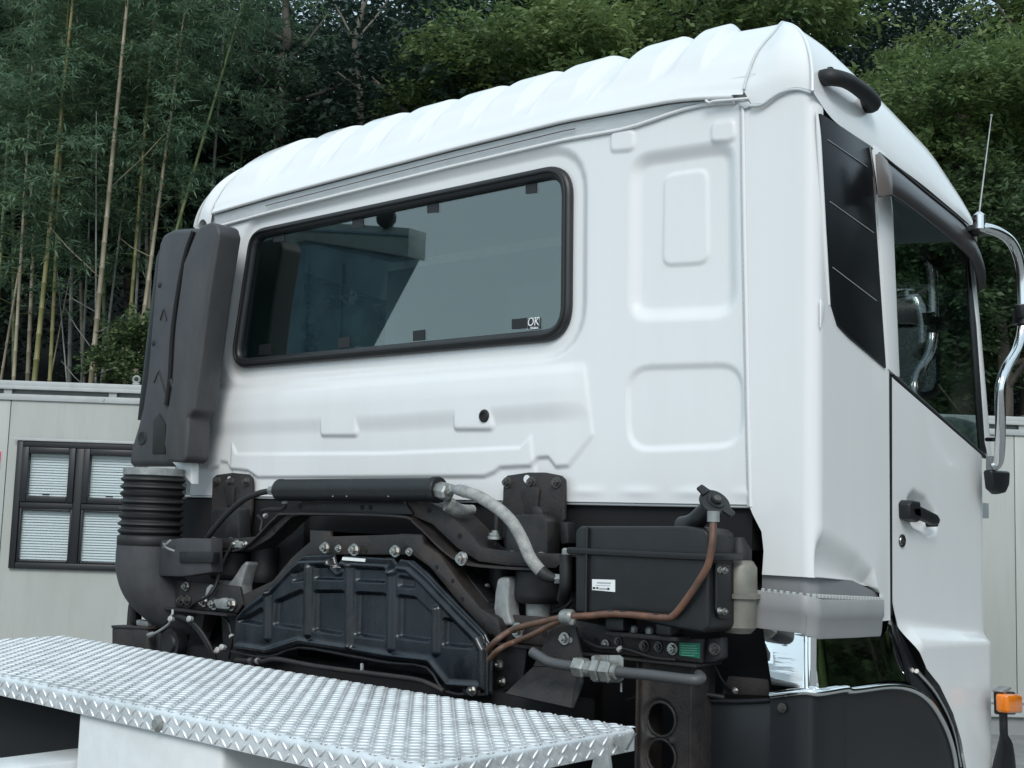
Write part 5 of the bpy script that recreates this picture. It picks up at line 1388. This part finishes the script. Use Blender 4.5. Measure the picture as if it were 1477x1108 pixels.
bolt(1031, 936, -0.102, 0.015, cm, 'dull')
for q in ((714, 911), (748, 909)): bolt(*q, -0.130, 0.021, cm)
for q in ((836, 924), (860, 924), (785, 914)): hole(*q, -0.1155, 0.008, cm)
lb = plateY('green_label', [(980, 927), (1010, 928), (1009.5, 950), (979.5, 945)], -0.1172, 0.0012, M['greenlabel'], cm, 0)
for yy, (u0, u1) in ((931, (983, 1004)), (934.5, (982, 1006)), (938, (981.5, 1005)), (941.5, (983, 1007)), (945, (982, 1002))):
    plateY('print_line', [(u0, yy - .45), (u1, yy + .6), (u1, yy + 1.4), (u0, yy + .35)], -0.1178, 0.0004, M['paleink'], lb, 0)
for q, r_ in (((719, 959), 0.017), ((724, 983), 0.014)): bolt(*q, -0.12, r_, cm)
plateY('gusset', [(703, 925), (760, 932), (752, 990), (706, 1002)], -0.115, 0.01, M['darksteel'], cm, 0.003)

# brown flared bracket in front of it
fb = plateY('flared_bracket', [(795, 904), (806, 901), (830, 904), (837, 941), (834, 962), (768, 962)], -0.165, 0.010, M['brown'], T, 0.003)
fa = [Y(a, b, -0.165) for a, b in ((768, 962), (834, 962))] + [Y(824, 1021, -0.26), Y(728, 1000, -0.26)]
prism('bracket_apron', fa, (0, 0.008, -0.004), M['brown'], fb, 0.002)
prism('apron_side', [Y(834, 962, -0.165), Y(837, 941, -0.165), Y(838, 985, -0.20), Y(824, 1021, -0.26)], (0.004, 0.006, 0), M['darksteel'], fb, 0.001)
bolt(815, 921, -0.167, 0.0165, fb); hole(822.5, 923.5, -0.1665, 0.007, fb, M['castgrey'])

# tall bracket with two lightening holes
tb = part('tall_bracket')
TBY = -0.10
bxy = [Y(a, b, TBY) for a, b in ((924, 948), (993, 955), (993, 1170), (924, 1170))]
tbp = np.array([(p[0], p[2]) for p in bxy])
tx = np.linspace(tbp[:, 0].min(), tbp[:, 0].max(), 44); tz = np.linspace(tbp[:, 1].min(), tbp[:, 1].max(), 130)
TX, TZ = np.meshgrid(tx, tz, indexing='ij')
h1_, h2_ = Y(951, 1038, TBY), Y(951, 1092, TBY)
d1 = np.minimum(np.hypot(TX - h1_[0], TZ - h1_[2]), np.hypot(TX - h2_[0], TZ - h2_[2]))
rh = 0.040
TY = TBY + 0.010 * (1 - sstep(rh, rh + 0.012, d1)) - 0.008 * np.exp(-((TX - tx[0] - 0.012) / 0.010) ** 2)
grid_mesh('bracket_face', np.stack([TX, TY, TZ], -1), M['brown'], tb, keep=(d1 > rh - 0.002))
for hp_ in (h1_, h2_):
    V, Fc = tube_data([(hp_[0] + rh * math.cos(a), TBY + 0.008, hp_[2] + rh * math.sin(a)) for a in np.linspace(0, 2 * math.pi, 37)[:-1]], 0.004, 8, True)
    from_np('hole_rim', V, Fc, M['brown'], tb)
box('bracket_wing', (tx[-1], TBY - 0.004, tz[0]), (tx[-1] + 0.006, TBY + 0.10, tz[-1]), M['brown'], tb, 0.002)
box('bracket_wing', (tx[0] - 0.006, TBY - 0.010, tz[0]), (tx[0], TBY + 0.10, tz[-1]), M['brown'], tb, 0.002)
bolt(970, 1068, TBY - 0.001, 0.008, tb, 'dull')

# ---- grey pipe joint on its little plate
pj_ = part('pipe_joint')
plateY('joint_plate', [(853, 947), (858, 945), (893, 945), (898, 949), (898, 981), (892, 985), (856, 984), (852, 980)], -0.235, 0.006, M['fitting'], pj_, 0.002)
plateY('plate_lip', [(852, 947), (857, 945), (857, 985), (852, 981)], -0.26, 0.03, M['fitting'], pj_, 0.003)
hexnut('union_nut', Y(829, 961, -0.262), Y(846, 964, -0.262), 0.024, M['fitting'], pj_)
hexnut('union_collar', Y(846, 964, -0.262), Y(856, 965.5, -0.262), 0.019, M['fitting'], pj_, 16)
hexnut('lock_nut', Y(857, 965, -0.262), Y(868, 967, -0.262), 0.027, M['fitting'], pj_)
hexnut('union_nut', Y(869, 967, -0.262), Y(884, 968.5, -0.262), 0.026, M['fitting'], pj_)
hexnut('union_collar', Y(884, 968.5, -0.262), Y(891, 969.5, -0.262), 0.018, M['fitting'], pj_, 16)
tube('rubber_pipe', [Y(767, 940, -0.26), Y(778, 947, -0.26), Y(791, 954.5, -0.262), Y(810, 959, -0.262), Y(830, 961.5, -0.262)], 0.0125, mat('grey_rubber', (0.07, 0.072, 0.076), 0.5, var=0.2), pj_, 12)
tube('rubber_pipe', [Y(889, 969, -0.262), Y(912, 971.5, -0.26), Y(935, 973.5, -0.26), Y(970, 978, -0.258), Y(992, 980.5, -0.255), Y(1006, 981, -0.245), Y(1011, 978, -0.22), Y(1008, 974, -0.16)], 0.0125, bpy.data.materials['grey_rubber'], pj_, 12)
tube('split_pin', [Y(896, 985, -0.236), Y(896, 998, -0.236)], 0.0025, M['castgrey'], pj_, 6, 1)
tube('plate_rib', [Y(876, 945, -0.2365), Y(876.5, 985, -0.2365)], 0.003, M['fitting'], pj_, 6, 1)

# ---- black coolant tank
tank = part('coolant_tank')
TY0 = -0.20
plateY('tank_body', [(829, 768), (835, 759), (990, 759), (1016, 763), (1022, 770), (1022, 905), (1014, 914), (980, 908), (905, 892), (829, 884)], TY0, 0.115, M['blackplastic'], tank, 0.018, 4)
sm_ = [Y(a, b, TY0 - 0.002) for a, b in ((820, 795), (838, 796), (940, 801), (1022, 804.5))]
prism('tank_seam', [sm_[0] + (0, 0, 0.010), sm_[2] + (0, 0, 0.010), sm_[3] + (0.01, 0, 0.010), sm_[3] + (0.01, 0, -0.006), sm_[2] + (0, 0, -0.006), sm_[0] + (0, 0, -0.006)], (0, -0.010, 0), M['blackplastic'], tank, 0.004, 2)
box('tank_seam', (sm_[3][0] + 0.004, TY0 - 0.012, sm_[3][2] - 0.006), (sm_[3][0] + 0.022, TY0 + 0.115, sm_[3][2] + 0.010), M['blackplastic'], tank, 0.004, 2)
tube('tank_strap', [Y(847, 760, TY0 - 0.004), Y(846, 800, TY0 - 0.006), Y(845, 884, TY0 - 0.004)], 0.004, M['blackplastic'], tank, 8, 2)
xs2 = float(Y(1022, 850, TY0)[0])
sb_ = prism('side_bracket', [X(a, b, xs2 + 0.002) for a, b in ((1030, 812), (1050, 814), (1051, 888), (1046, 894), (1034, 892), (1030, 880))], (0.008, 0, 0), M['darksteel'], tank, 0.003, 2)
for q in ((1037.5, 822), (1044.5, 823), (1037.5, 881), (1044.5, 882)): bolt(*q, xs2 + 0.0105, 0.0085, tank, 'bolt', 'x')
for q in ([(873, 888), (899, 891), (899, 911), (872, 909)], [(945, 892), (967, 895), (967, 918), (945, 916)], [(830, 882), (848, 884), (848, 896), (830, 893)]):
    plateY('tank_foot', q, TY0 + 0.015, 0.06, M['blackplastic'], tank, 0.006)
na, nb = Y(996, 760, TY0 + 0.055), Y(1031, 725, TY0 + 0.02)
lathe('filler_neck', na, nb - na, [(-0.012, 0.036), (0.0, 0.030), (0.014, 0.025), (0.03, 0.0225), (np.linalg.norm(nb - na), 0.021)], M['blackplastic'], tank, 28)
ax_ = (nb - na) / np.linalg.norm(nb - na); axc = np.array([0.66, -0.36, 0.66]); axc /= np.linalg.norm(axc)
cp = lathe('filler_cap', nb - axc * 0.012, axc, [(0, 0.026), (0.008, 0.037), (0.014, 0.037), (0.016, 0.035), (0.017, 0.022), (0.020, 0.021), (0.020, 0.013), (0.026, 0.012), (0.027, 0.006)], M['blackplastic'], tank, 28)
sdir = np.cross(axc, [0.3, 0.2, 1.0]); sdir /= np.linalg.norm(sdir)
sdir = np.array([0.62, 0.28, -0.70]); sdir -= axc * (sdir @ axc); sdir /= np.linalg.norm(sdir)
for s_ in (-1, 1):
    c_ = nb + axc * 0.002 + sdir * 0.037 * s_; w_ = np.cross(axc, sdir)
    prism('cap_ear', [c_ - w_ * 0.014 - sdir * s_ * 0.01, c_ + w_ * 0.014 - sdir * s_ * 0.01, c_ + w_ * 0.010 + sdir * s_ * 0.014, c_ - w_ * 0.010 + sdir * s_ * 0.014], axc * 0.008, M['blackplastic'], tank, 0.003)
lathe('cap_bolt', nb + axc * 0.014, axc, [(0, 0.009), (0.003, 0.009), (0.004, 0.005)], M['dullbolt'], tank, 12)
lbl = plateY('white_label', [(854, 835.5), (887, 836.5), (887, 854), (854, 851)], TY0 - 0.0012, 0.0012, M['sticker'], tank, 0)
for u0, u1, v0, v1, mk in ((861, 881, 839.6, 841.6, 'silverline'), (859, 880, 844, 844.8, 'silverline'), (864, 877, 848, 850.6, 'silverline'), (855, 858.5, 846.7, 849.6, 'ink'), (860, 863, 846.9, 849.6, 'ink'), (876, 879, 848, 851, 'ink')):
    plateY('print_mark', [(u0, v0), (u1, v0 + (u1 - u0) * .03), (u1, v1 + (u1 - u0) * .03), (u0, v1)], TY0 - 0.0018, 0.0005, M[mk], lbl, 0)
for x_, z_ in ((880, 881), (897, 882), (945, 886), (965, 887)):
    plateY('hose_hook', [(x_ - 4, z_ - 2), (x_ + 4, z_ - 1.5), (x_ + 4, z_ + 2), (x_ - 4, z_ + 1.5)], TY0 - 0.022, 0.024, M['blackplastic'], tank, 0.002)
lathe('hose_clamp', Y(1029, 745, TY0 - 0.012), (0, 0, 1), [(-0.012, 0.014), (0.012, 0.014)], M['castgrey'], tank, 14)

tube('orange_hose', [Y(a, b, y) for a, b, y in ((1029, 740, -0.212), (1028.5, 762, -0.218), (1027, 785, -0.222), (1021, 815, -0.222), (1008, 838, -0.22), (995, 858, -0.22), (982, 876, -0.218), (972, 887, -0.216), (962, 891, -0.216), (934, 889, -0.216), (905, 886.5, -0.216), (880, 885.5, -0.216), (852, 888, -0.212), (831, 889, -0.205))],
     0.0082, M['orange'], T, 12, 8)
tube('orange_hose', [Y(a, b, y) for a, b, y in ((831, 889, -0.205), (810, 891, -0.205), (782, 897, -0.195), (757, 903, -0.185), (736, 910, -0.18), (716, 924, -0.21), (704, 938, -0.19))], 0.0082, M['ochre'], T, 12, 8)
tube('brown_hose', [Y(a, b, y) for a, b, y in ((824, 889, -0.205), (800, 899, -0.20), (767, 916, -0.19), (742, 926, -0.18), (721, 936, -0.22), (705, 952, -0.20))], 0.0074, M['ochre'], T, 12, 8)
hc_ = lathe('hose_clamp', Y(819, 890, -0.204), (1, 0, 0.05), [(-0.018, 0.016), (-0.012, 0.019), (0.012, 0.019), (0.018, 0.014)], M['fitting'], T, 12)
plateY('clamp_ear', [(821, 893), (828, 893), (826, 902), (820, 901)], -0.215, 0.012, M['fitting'], hc_, 0.002)
tube('right_vertical_pipe', [Y(816, 800, -0.18), Y(816, 835, -0.18), Y(815, 850, -0.17), Y(812, 864, -0.14)], 0.016, M['rubber'], T, 10)
lathe('pipe_nipple', Y(816, 800, -0.18), (0, 0, 1), [(-0.01, 0.010), (0.012, 0.010), (0.016, 0.006)], M['castgrey'], T, 10)

# ---- greenish grey canister right of the tank
cn = part('air_dryer')
pc, qc = Y(1066, 806, -0.05), Y(1066, 913, -0.05); Lc = pc[2] - qc[2]
lathe('dryer_body', pc, (0, 0, -1), [(0, 0.025), (0.006, 0.034), (0.02, 0.042), (Lc * .46, 0.043), (Lc * .47, 0.050), (Lc * .53, 0.050), (Lc * .54, 0.042), (Lc * .92, 0.042), (Lc, 0.03)], M['canister'], cn, 32)
lathe('dryer_top', pc, (0, 0, 1), [(-0.002, 0.03), (0.02, 0.03), (0.05, 0.012)], M['rubber'], cn, 14)
# mudguard panels low at the right
mg = part('rear_mudguard')
prism('guard_panel', [Y(a, b, -0.015) for a, b in ((997, 1008), (1060, 1012), (1113, 1010), (1114, 1180), (994, 1180))], (0, 0.02, 0), M['fender'], mg, 0.008, 2)
tube('guard_rim', [Y(997, 1008, -0.02), Y(1060, 1012, -0.02), Y(1112, 1010, -0.02)], 0.006, M['fender'], mg, 8, 2)
plateY('guard_bracket', [(1050, 975), (1108, 980), (1110, 1004), (1040, 1002)], 0.03, 0.01, M['brown'], mg, 0.003)
bolt(1061, 996, 0.0, 0.008, mg)
tube('stain_wire', [Y(1030, 960, 0.04), Y(1044, 985, 0.03), Y(1060, 998, 0.01)], 0.004, M['darksteel'], mg, 6)

# ---- air intake at the left rear of the cab
it = part('air_intake')
M['greyplasticwarm'] = mat('weathered_warm_grey_plastic', (0.045, 0.044, 0.047), 0.55, col2=(0.032, 0.032, 0.035), scale=6, bump=0.08, bscale=240, grime=(0.08, 0.077, 0.077, 0.6), gscale=4, gstretch=(2, 2, 0.5), gpos=(0.5, 0.78))
tube('lobe_shade_line', [Y(a, b, -0.120) for a, b in ((279, 334), (268, 366), (257, 420), (249, 480), (245, 545), (240, 585))], 0.0085, M['deep'], it, 8)  # near-black tube painting the shade between the two lobes
YA, YB = -0.115, -0.17
plateY('snorkel_lobe', [(228, 352), (234, 337), (248, 330), (276, 328), (300, 330), (296, 420), (272, 600), (262, 672), (184, 672), (188, 645), (197, 615), (204, 588), (211, 540), (219, 440)], YA, 0.085, M['greyplastic'], it, 0.026, 4)
plateY('snorkel_lobe', [(280, 340), (288, 326), (303, 320), (312, 323), (316, 336), (302, 420), (289, 520), (279, 592), (270, 602), (271, 615), (268, 660), (264, 667), (240, 666), (236, 640), (240, 600), (247, 560), (252, 470), (264, 380)], YB, 0.095, M['greyplasticwarm'], it, 0.022, 4)
tube('moulded_groove', [Y(247, 548, YA - 0.012), Y(252, 565, YA - 0.014), Y(262, 582, YB + 0.03)], 0.008, M['rubber'], it, 8)
for tri in ([(231, 462), (236, 446), (240, 462), (236, 452)], [(222, 552), (229, 535), (240, 572), (230, 548)]):
    tube('moulded_arrow', [Y(a, b, YA - 0.001) for a, b in tri[:3]], 0.003, M['rubber'], it, 6, 1)
plateY('moulded_recess', [(221, 606), (229, 596), (238, 612), (238, 655), (219, 655)], YA - 0.004, 0.006, M['rubber'], it, 0.003, 2)
lathe('moulded_hollow', Y(205, 632, YA - 0.001), (0, -1, 0), [(0, 0.026), (0.003, 0.022), (0.001, 0.014)], M['rubber'], it, 16)
for a, b in ((230, 411), (221, 495)):
    lathe('moulded_hollow', Y(a, b, YA - 0.001), (0, -1, 0), [(0, 0.011), (0.002, 0.008)], M['rubber'], it, 12)
plateY('edge_fin', [(225, 372), (229, 360), (232, 372), (214, 560), (204, 606), (198, 606), (203, 560)], YA + 0.06, 0.012, M['blackplastic'], it, 0.003)
BX = Y(221, 700, -0.19)
zt_b, zb_b = BX[2] + 0.055, Y(221, 772, -0.19)[2]
rB = 0.102
lathe('clamp_band', (BX[0], -0.19, zt_b), (0, 0, -1), [(-0.002, rB * .97), (0, rB), (0.022, rB), (0.024, rB * .97)], M['castgrey'], it, 40)
pf = [(0, rB * .95)]
nr = 8; Lb = zt_b - 0.024 - zb_b
for k in range(nr):
    z0 = Lb * k / nr
    pf += [(z0 + Lb / nr * .10, rB * .945), (z0 + Lb / nr * .24, rB * 0.99), (z0 + Lb / nr * .40, rB * 1.05), (z0 + Lb / nr * .62, rB * (1.055 + 0.012 * math.sin(k * 2.3))), (z0 + Lb / nr * .80, rB * 0.99), (z0 + Lb / nr * .96, rB * .945)]
pf += [(Lb, rB * .98), (Lb + 0.005, rB * 1.05), (Lb + 0.035, rB * 1.05), (Lb + 0.038, rB)]
lathe('bellows', (BX[0], -0.19, zt_b - 0.024), (0, 0, -1), pf, M['rubber'], it, 44, 60)
tube('elbow', [(BX[0], -0.19, zb_b - 0.02), (BX[0], -0.19, zb_b - 0.10), (BX[0] + 0.012, -0.175, zb_b - 0.16), (BX[0] + 0.04, -0.13, zb_b - 0.22), (BX[0] + 0.08, -0.07, zb_b - 0.265), (BX[0] + 0.13, 0.0, zb_b - 0.29)], [rB * 1.04, rB * 1.04, rB * 1.0, rB * .90, rB * .8, rB * .75], M['greyplastic'], it, 36, 8)
prism('intake_bracket', [Y(a, b, -0.115) for a, b in ((248, 666), (276, 667), (276, 698))], (0, 0.03, 0), M['whitedull'], it, 0.002)

# ---- clutter at the left: box, plates, rollers, hoses
M['clipgrey'] = mat('off_white_clip', (0.42, 0.42, 0.40), 0.5, var=0.3, scale=60)
ec = part('junction_box')
plateY('box_body', [(222, 780), (262, 776), (303, 777), (304, 826), (262, 832), (220, 831)], -0.215, 0.05, M['greyplastic'], ec, 0.006, 2)
plateY('box_ledge', [(258, 796), (307, 796), (306, 812), (258, 812)], -0.225, 0.03, M['blackplastic'], ec, 0.004)
tube('cable_tie', [Y(236, 790, -0.24), Y(240, 785, -0.25), Y(247, 779, -0.24)], 0.004, M['castgrey'], ec, 6)
tube('cable_tie', [Y(236, 784, -0.24), Y(240, 790, -0.25), Y(252, 795, -0.24)], 0.0035, M['castgrey'], ec, 6)
lp = part('lower_plate')
plateY('plate_web', [(242, 836), (345, 846), (350, 872), (342, 884), (300, 881), (240, 874)], -0.16, 0.012, M['brown'], lp, 0.003)
ribbon('plate_flange', [Y(a, b, -0.15) for a, b in ((240, 874), (300, 881), (342, 885))], -0.19, -0.06, -0.007, M['brown'], lp)
for q, r_, k in (((245, 844), 0.015, 'dull'), ((269, 846), 0.016, 'bolt'), ((262, 866), 0.017, 'dull'), ((271, 866), 0.017, 'dull'), ((295, 868), 0.018, 'bolt'), ((310, 871), 0.021, 'bolt'), ((335, 872), 0.021, 'bolt'), ((246, 866), 0.012, 'dull')): bolt(*q, -0.163, r_, lp, k)
plateY('plate_boss', [(306, 866), (322, 862), (334, 868), (330, 880), (312, 878)], -0.175, 0.02, M['castgrey'], lp, 0.005)
plateY('plate_clip', [(298, 848), (303, 843), (305, 846), (299, 858), (295, 862)], -0.19, 0.01, M['castgrey'], lp, 0.002)
plateY('plate_leg', [(284, 880), (296, 881), (290, 912), (276, 908)], -0.13, 0.05, M['brown'], lp, 0.004)
plateY('hanger', [(211, 836), (214, 834), (228, 868), (228, 882), (219, 897), (214, 894), (208, 870)], -0.19, 0.02, M['darksteel'], lp, 0.004)
bolt(218.5, 869, -0.192, 0.014, lp)
tube('inner_hose', [Y(334, 788, -0.155), Y(326, 802, -0.16), Y(318, 822, -0.165), Y(311, 845, -0.175), Y(300, 860, -0.19), Y(284, 868, -0.18), Y(274, 876, -0.16)], 0.0055, M['rubber'], T, 8)
gd = part('side_guard')
plateX('guard_frame', [(187, 862), (193, 850), (200, 852), (197, 905), (189, 900)], -1.28, 0.03, M['gloss'], gd, 0.003)
tube('guard_rail', [Y(187, 905, 0.05), Y(190, 872, 0.05), Y(198, 850, 0.05)], 0.012, M['darksteel'], gd, 8)
bb = part('battery_cover')
plateY('cover_box', [(160, 903), (212, 905), (213, 950), (160, 950)], -0.20, 0.05, M['brown'], bb, 0.012, 3)
plateY('cover_lid', [(160, 902), (212, 904), (213, 908), (160, 906)], -0.204, 0.054, M['brown'], bb, 0.003)
box('cover_knob', tuple(Y(200, 903, -0.185) - np.array([0.02, 0.0, 0.0])), tuple(Y(208, 897, -0.185) + np.array([0.02, 0.03, 0.004])), M['castgrey'], bb, 0.006)
plateY('cover_end', [(216, 905), (231, 914), (231, 945), (216, 950)], -0.17, 0.03, M['darksteel'], bb, 0.005)
hexnut('wire_grip', Y(213, 917, -0.21), Y(222, 914, -0.20), 0.009, M['fitting'], bb)
rl = part('pulley')
lathe('wheel', Y(248, 929, -0.16), (0, -1, 0), [(-0.03, 0.048), (0, 0.052), (0.01, 0.050), (0.008, 0.032), (0.014, 0.026), (0.014, 0.010)], M['darksteel'], rl, 28)
for k, dx in enumerate((0, 3.5)):
    tube('air_line', [Y(a + dx, b, y) for a, b, y in ((238, 898, -0.20), (250, 890, -0.22), (264, 892, -0.225), (280, 903, -0.22), (293, 920, -0.21), (302, 937, -0.20), (307, 952, -0.19))], 0.0068, M['rubber'], T, 8)
tube('air_line', [Y(216, 917, -0.30), Y(228, 911, -0.27), Y(240, 903, -0.24), (Y(247, 896, -0.22))], 0.0042, M['castgrey'], T, 6)
for a, b in ((247, 893), (274, 893), (315, 938), (321, 934)):
    lathe('white_clip', Y(a, b, -0.235), (0.3, -1, 0.2), [(-0.010, 0.006), (-0.007, 0.0095), (0.007, 0.0095), (0.010, 0.005)], M['clipgrey'], T, 10)
tube('white_tail', [Y(246, 890, -0.235), Y(249, 885, -0.235), (Y(249, 880, -0.23))], 0.004, M['clipgrey'], T, 8)
hexnut('white_clip', Y(310, 940, -0.21), Y(325, 933, -0.21), 0.007, M['clipgrey'], T)
plateY('dark_column', [(318, 880), (345, 884), (340, 950), (322, 950)], -0.10, 0.04, M['darksteel'], T, 0.004)
tube('drop_link', [Y(268, 905, -0.10), Y(264, 925, -0.11), Y(258, 948, -0.12)], 0.018, M['darksteel'], T, 10)

# ================================================================== the truck: checker plate deck
dkp = part('deck_plate')
PZ = 1.35
dx0, dx1 = -1.12, 1.072
dyb, dyf = -0.515, -1.125                                         # rear edge towards the cab, edge towards the viewer
LIP, RB = 0.046, 0.014
def deck_section():
    """(outward, drop) of the rolled edge"""
    o = [(0.0, 0.0)]
    for k in range(1, 7):
        a = math.pi / 2 * k / 6; o.append((RB * math.sin(a), RB * (1 - math.cos(a))))
    o.append((RB, LIP)); return o
sec = deck_section()
rc = 0.02
ring = []
for (cx_, cy_, a0) in ((dx1 - RB, dyf + RB, -90), (dx1 - RB, dyb - RB, 0), (dx0 + RB, dyb - RB, 90), (dx0 + RB, dyf + RB, 180)):
    for k in range(7):
        a = math.radians(a0 + 15 * k); ring.append((cx_, cy_, math.cos(a), math.sin(a)))
V, Fc = [], []
for (cx_, cy_, c_, s_) in ring:
    for (o_, d_) in sec: V.append((cx_ + c_ * max(o_, 1e-4), cy_ + s_ * max(o_, 1e-4), PZ - d_))
n_s = len(sec)
for i in range(len(ring)):
    j = (i + 1) % len(ring)
    for k in range(n_s - 1): Fc.append([i * n_s + k, i * n_s + k + 1, j * n_s + k + 1, j * n_s + k])
Fc.append([i * n_s for i in range(len(ring))])
bmq = bmesh.new(); vv = [bmq.verts.new(v) for v in V]
for f_ in Fc: bmq.faces.new([vv[i] for i in f_])
from_bm('plate_sheet', bmq, M['alu'], dkp, True, 30)
# raised lugs of the tread: pairs at right angles, one joined part
def lug_template():
    us_ = np.linspace(0, math.pi, 7); R0 = []
    L, W, Hh = 0.0113, 0.0029, 0.0023
    vs_ = []; fs_ = []
    t_ = np.linspace(-1, 1, 7)
    for q in t_:
        w = W * math.sqrt(max(0.0, 1 - q * q * 0.96)); hgt = Hh * (1 - q ** 4) 
        vs_ += [(q * L, -w, 0.0), (q * L, -w * 0.45, hgt), (q * L, w * 0.45, hgt), (q * L, w, 0.0)]
    for i in range(6):
        for k in range(3): fs_.append([i * 4 + k, (i + 1) * 4 + k, (i + 1) * 4 + k + 1, i * 4 + k + 1])
    return np.array(vs_), np.array(fs_)
lv, lf = lug_template()
AV, AF = [], []
cnt = 0
def add_lug(o, ex, ey, ez, ang):
    global cnt
    c_, s_ = math.cos(ang), math.sin(ang)
    p = lv[:, 0:1] * (ex * c_ + ey * s_) + lv[:, 1:2] * (-ex * s_ + ey * c_) + lv[:, 2:3] * ez + o
    AV.append(p); AF.append(lf + cnt * len(lv)); cnt += 1
pitch = 0.0212
e1, e2, e3 = np.array([1.0, 0, 0]), np.array([0, 1.0, 0]), np.array([0, 0, 1.0])
nx_ = int((dx1 - dx0) / pitch); ny2_ = int((dyb - dyf) / pitch)
for i in range(nx_):
    for j in range(ny2_):
        add_lug(np.array([dx0 + (dx1 - dx0) * (i + .5) / nx_, dyf + (dyb - dyf) * (j + .5) / ny2_, PZ - (0.0012 if j in (0, ny2_ - 1) or i in (0, nx_ - 1) else 0)]), e1, e2, e3, math.radians(45 if (i + j) % 2 else -45))
for i in range(1, nx_):
    for j in range(2):
        add_lug(np.array([dx0 + RB + pitch * (i + .5 * j), dyf, PZ - 0.017 - pitch * .95 * j]) , e1, e3, -e2, math.radians(45 if (i + j) % 2 else -45))
for i in range(1, ny2_ - 1):
    for j in range(2):
        add_lug(np.array([dx1, dyf + RB + pitch * (i + .5 * j), PZ - 0.017 - pitch * .95 * j]), e2, e3, e1, math.radians(45 if (i + j) % 2 else -45))
me = fast_mesh('tread_lugs', np.vstack(AV), np.vstack(AF))
lg = link_mesh('tread_lugs', me, M['alu'], dkp, True, 60); lg['kind'] = 'stuff'
dbp = Y(228, 1044, dyf - 0.001)
lathe('deck_bolt', dbp, (0, -1, 0), [(0, 0.017), (0.003, 0.016), (0.006, 0.011), (0.009, 0.010)], M['fitting'], dkp, 18)
box('plate_underside', (dx0 + 0.02, dyf + 0.02, PZ - 0.040), (dx1 - 0.02, dyb - 0.02, PZ - 0.030), M['deep'], dkp, 0)
plateY('plate_gusset', [(872, 1066), (915, 1058), (901, 1083)], -0.60, 0.01, M['castgrey'], dkp, 0.001)
plateY('plate_gusset', [(856, 1092), (876, 1088), (880, 1120), (850, 1120)], -0.9, 0.01, M['castgrey'], dkp, 0.001)
# white box that carries the deck and the white beam beside it
p0, p1 = Y(111, 1060, -1.112), Y(321, 1060, -1.112)
box('deck_support', (p0[0], -1.112, 0.95), (p1[0], -0.80, PZ - LIP + 0.004), M['whitedull'], T, 0.012, 3)
box('white_beam', (-0.137, -2.1, 0.90), (p0[0] - 0.004, -0.85, 1.20), M['whitedull'], T, 0.008, 2)
box('grey_sill', (p1[0] + 0.02, -0.80, 0.95), (0.62, -0.74, PZ - 0.05), M['castgrey'], T, 0.004)

box('underbody_dark_box', (-1.15, -1.02, 0.35), (0.0, -0.55, 1.28), M['deep'], T, 0.02)  # plain near-black box added for the darkness below the deck
box('low_dark_box', (-0.1, -1.30, 0.2), (0.9, -0.55, 0.90), M['deep'], T, 0.05)  # second added box, coloured near-black for the shade lower down
# loose wiring and ties in the gaps of the underbody
for pts_, r_ in (([(372, 744, -.10), (378, 752, -.11), (376, 766, -.12), (384, 772, -.12)], 0.005),
                 ([(640, 778, -.05), (664, 776, -.06), (688, 770, -.05), (712, 790, -.05)], 0.006),
                 ([(690, 838, -.04), (704, 850, -.05), (709, 872, -.06), (706, 890, -.08)], 0.006),
                 ([(318, 884, -.15), (330, 900, -.16), (334, 925, -.16), (330, 950, -.15)], 0.005),
                 ([(760, 860, -.03), (790, 882, -.05), (812, 878, -.07), (826, 866, -.07)], 0.006),
                 ([(842, 924, -.14), (866, 934, -.15), (900, 936, -.15), (940, 948, -.14), (975, 952, -.13)], 0.0045),
                 ([(905, 1010, -.03), (930, 1004, -.05), (1000, 1000, -.04), (1045, 1006, -.02)], 0.006)):
    tube('cable', [Y(*p) for p in pts_], r_, M['rubber'], T, 8)
for a, b, y in ((702, 846, -.055), (334, 918, -.165), (894, 936.5, -.152), (680, 772, -.058), (383, 744, -.12)):
    lathe('cable_tie', Y(a, b, y), (0.7, 0, -0.7), [(-0.004, 0.0085), (0.004, 0.0085)], M['clipgrey'], T, 10)
